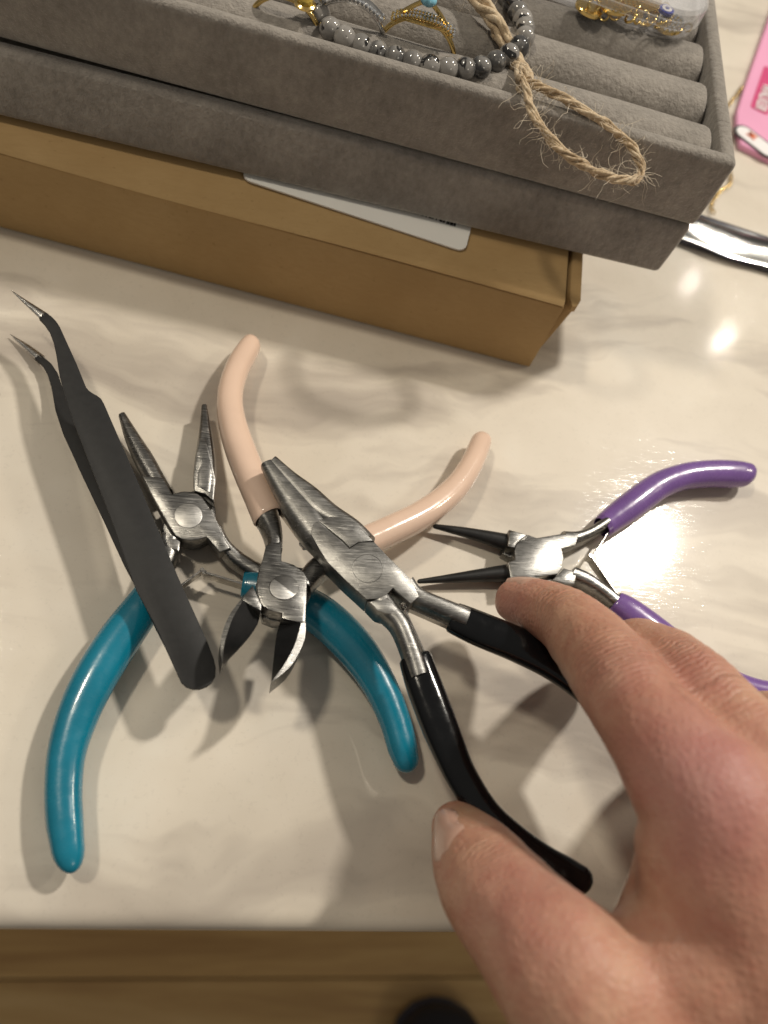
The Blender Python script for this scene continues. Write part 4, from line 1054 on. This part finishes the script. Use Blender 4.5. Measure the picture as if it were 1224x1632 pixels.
# ------------------------------------------------------------------ hand
def hand():
    def J(x, y, z, r): return (*P(x, y, z), r / 1000.0)
    idx = [J(825, 958, 0.0215, 6.3), J(860, 968, 0.027, 7.4), J(905, 990, 0.036, 8.1), J(945, 1030, 0.047, 8.9), J(986, 1084, 0.0565, 9.3), J(1032, 1149, 0.062, 9.6), J(1088, 1224, 0.066, 11.3), J(1134, 1290, 0.067, 13.2), J(1150, 1400, 0.062, 15.0), J(1190, 1560, 0.054, 16.5), J(1250, 1760, 0.042, 18)]
    mid = [J(985, 1040, 0.018, 6.0), J(1005, 1035, 0.030, 7.4), J(1040, 1048, 0.044, 8.4), J(1090, 1088, 0.0555, 9.2), J(1145, 1150, 0.060, 9.8), J(1205, 1225, 0.064, 11.5), J(1245, 1300, 0.066, 13.5), J(1270, 1420, 0.061, 15), J(1290, 1600, 0.052, 17), J(1320, 1760, 0.042, 18)]
    rng = [J(1200, 1160, 0.016, 6), J(1215, 1150, 0.030, 7.2), J(1255, 1170, 0.046, 8.5), J(1310, 1250, 0.056, 10), J(1350, 1340, 0.060, 13), J(1380, 1460, 0.060, 15), J(1390, 1640, 0.050, 16), J(1390, 1780, 0.042, 16)]
    ltl = [J(1320, 1260, 0.016, 5.5), J(1340, 1250, 0.028, 6.5), J(1385, 1290, 0.042, 8), J(1430, 1380, 0.050, 11), J(1460, 1500, 0.052, 14), J(1460, 1680, 0.046, 15), J(1440, 1800, 0.042, 16)]
    thb = [J(729, 1318, 0.0235, 6.0), J(741, 1342, 0.0275, 8.0), J(762, 1378, 0.033, 9.6), J(792, 1424, 0.040, 10.7), J(836, 1478, 0.047, 11.3), J(896, 1545, 0.053, 13.0), J(965, 1620, 0.050, 16.5), J(1060, 1700, 0.044, 20.0), J(1190, 1800, 0.040, 23.0)]
    web = [J(1010, 1560, 0.048, 10.0), J(1050, 1500, 0.049, 9.0), J(1080, 1430, 0.052, 9.5), J(1110, 1370, 0.056, 11.0)]
    web2 = [J(960, 1600, 0.052, 12), J(1040, 1570, 0.053, 13), J(1110, 1520, 0.056, 14), J(1150, 1450, 0.058, 14)]
    fill = [J(1120, 1640, 0.046, 19), J(1230, 1560, 0.048, 19), J(1330, 1560, 0.047, 18)]
    arm = [J(1190, 1650, 0.044, 20), J(1270, 1850, 0.038, 26), J(1360, 2050, 0.036, 28)]
    end = Vector(arm[-1][:3]); adir = (end - Vector(arm[-2][:3])); adir.z = 0; adir.normalize()
    arm += [(*(end + adir * 0.06), 0.030), (*(end + adir * 0.14), 0.036), (*(end + adir * 0.20), 0.038)]
    bm = bmesh.new()
    for ch in (idx, mid, rng, ltl, thb, web, web2, fill, arm):
        tube(bm, [c[:3] for c in ch], [c[3] for c in ch], 20, 5, dome_ends=True)
    me = bpy.data.meshes.new('hand_raw'); bm.to_mesh(me); bm.free()
    tmp = bpy.data.objects.new('hand_raw', me); COL.objects.link(tmp)
    md = tmp.modifiers.new('r', 'REMESH'); md.mode = 'VOXEL'; md.voxel_size = 0.0009
    sm = tmp.modifiers.new('s', 'SMOOTH'); sm.factor = 0.5; sm.iterations = 14
    dg = bpy.context.evaluated_depsgraph_get(); dg.update()
    hm = bpy.data.meshes.new_from_object(tmp.evaluated_get(dg))
    bpy.data.objects.remove(tmp); bpy.data.meshes.remove(me)
    hm.name = 'hand'
    n = len(hm.vertices); co = np.empty(n * 3); hm.vertices.foreach_get('co', co); co = co.reshape(-1, 3)
    nr = np.empty(n * 3); hm.vertices.foreach_get('normal', nr); nr = nr.reshape(-1, 3)
    ws = np.zeros(n); wm = np.zeros(n); fl = np.zeros(n); pl = np.zeros(n)
    def joint(chain, i, length, amp):
        p = np.array(chain[i][:3]); a = np.array(chain[i + 1][:3]) - np.array(chain[i - 1][:3]); a /= np.linalg.norm(a)
        d = co - p; s = d @ a; rad = np.linalg.norm(d - s[:, None] * a, axis=1)
        m = np.exp(-(s / length) ** 2) * (rad < chain[i][3] * 1.8) * np.clip(nr[:, 2] * 1.6 + 0.3, 0, 1) * amp
        upd = m > wm
        ws[upd] = s[upd]; wm[upd] = m[upd]
    joint(idx, 4, 0.0085, 1.0); joint(idx, 2, 0.0055, 0.8); joint(mid, 3, 0.0080, 0.9); joint(mid, 4, 0.006, 0.4); joint(thb, 3, 0.007, 0.35)
    def blob(arr, c, r, v):
        d = np.linalg.norm(co - np.array(c[:3]), axis=1); arr[:] = np.maximum(arr, v * np.exp(-(d / r) ** 2))
    blob(fl, P(1140, 1235, 0.079), 0.016, 1.0); blob(fl, P(1085, 1290, 0.08), 0.012, 0.6); blob(fl, P(820, 960, 0.025), 0.010, 0.5); blob(fl, P(985, 1080, 0.066), 0.010, 0.35); blob(fl, P(1110, 1085, 0.065), 0.010, 0.35)
    blob(fl, P(850, 1440, 0.055), 0.014, 0.45); blob(fl, P(1150, 1240, 0.08), 0.02, 0.6)
    blob(pl, P(748, 1318, 0.030), 0.0048, 1.0)
    # gentle skin folds as real relief
    disp = np.zeros(n)
    low = np.array([mnoise.noise(Vector(c) * 75) + 0.6 * mnoise.noise(Vector(c) * 190) for c in co])
    disp += 0.00040 * low
    disp += -0.00022 * wm * (0.5 + 0.5 * np.sin(ws * 1900))
    co2 = co + nr * disp[:, None]
    hm.vertices.foreach_set('co', co2.ravel())
    for nm, arr in (('wrinkle_s', ws), ('wrinkle_m', wm), ('flush', fl), ('pale', pl)):
        at = hm.attributes.new(nm, 'FLOAT', 'POINT'); at.data.foreach_set('value', arr.astype(np.float32))
    hm.materials.clear(); hm.materials.append(MAT['skin'])
    hm.polygons.foreach_set('use_smooth', [True] * len(hm.polygons))
    mid_p = Vector(co2.mean(0)); hm.transform(Matrix.Translation(-mid_p))
    o = _link('hand', hm, None); o.location = mid_p
    tag(o, 'right hand reaching over the counter, thumb and forefinger on the black grips', 'hand')
    # nails: curved plates set into the finger ends
    def nail(base, tipp, outward, width, name='fingernail'):
        b, e_ = Vector(base), Vector(tipp); ax = (e_ - b); L = ax.length; ax.normalize()
        out = Vector(outward); out = (out - ax * out.dot(ax)).normalized(); sd = ax.cross(out)
        bmn = bmesh.new(); rows = []
        for i in range(9):
            f = i / 8; wv = width * (0.70 + 0.30 * math.sin(math.pi * min(f * 1.15, 0.62) / 1.24 * 2)) * (1 - 0.30 * max(0, f - 0.8) / 0.2)
            row = []
            for j in range(9):
                a = (j / 8 - 0.5) * 2
                row.append(bmn.verts.new(b + ax * (L * f) + sd * (wv / 2 * math.sin(a * 1.25) / math.sin(1.25)) + out * (width * 0.34 * (math.cos(a * 1.25) - 1) + 0.0005 * math.sin(f * math.pi * 0.9) - 0.0002)))
            rows.append(row)
        for i in range(8):
            for j in range(8): bmn.faces.new((rows[i][j], rows[i][j + 1], rows[i + 1][j + 1], rows[i + 1][j]))
        low = [[bmn.verts.new(v.co - out * 0.0009) for v in r_] for r_ in rows]
        for i in range(8):
            for j in range(8): bmn.faces.new((low[i][j], low[i + 1][j], low[i + 1][j + 1], low[i][j + 1]))
        rim = lambda g: [g[0][j] for j in range(9)] + [g[i][8] for i in range(1, 9)] + [g[8][j] for j in range(7, -1, -1)] + [g[i][0] for i in range(7, 0, -1)]
        ra, rb = rim(rows), rim(low)
        for i in range(len(ra)): bmn.faces.new((ra[i], ra[(i + 1) % len(ra)], rb[(i + 1) % len(ra)], rb[i]))
        finish(name, bmn, MAT['nail'], o, 60)
    return o, nail
hand_obj, nail = hand()
from mathutils.bvhtree import BVHTree
def surface(x, y):
    bmh = bmesh.new(); bmh.from_mesh(hand_obj.data); bvh = BVHTree.FromBMesh(bmh); bmh.free()
    o = EYE - hand_obj.location
    p, nrm, _, _ = bvh.ray_cast(o, ray(x, y).normalized())
    return p + hand_obj.location, nrm
def put_nail(bpx, tpx, lean, width, over):
    b, nb = surface(*bpx); e_, ne = surface(*tpx)
    out = (nb + ne).normalized() * (1 - lean[3]) + Vector(lean[:3]) * lean[3]
    nail(b + out.normalized() * 0.0004, e_ + (e_ - b).normalized() * over + out.normalized() * 0.0008, out, width)
put_nail((706, 1362), (702, 1322), (-0.93, -0.05, 0.36, 0.5), 0.0110, 0.0048)
def near(p):
    bmh = bmesh.new(); bmh.from_mesh(hand_obj.data); bvh = BVHTree.FromBMesh(bmh); bmh.free()
    q, nrm, _, _ = bvh.find_nearest(Vector(p) - hand_obj.location)
    return q + hand_obj.location, nrm
nb, nn = near(P(858, 905, 0.030)); ne, nm = near(P(826, 905, 0.026))
nail(nb + nn * 0.0003, ne + (ne - nb).normalized() * 0.003 + nm * 0.0003, (nn + nm).normalized(), 0.0095)
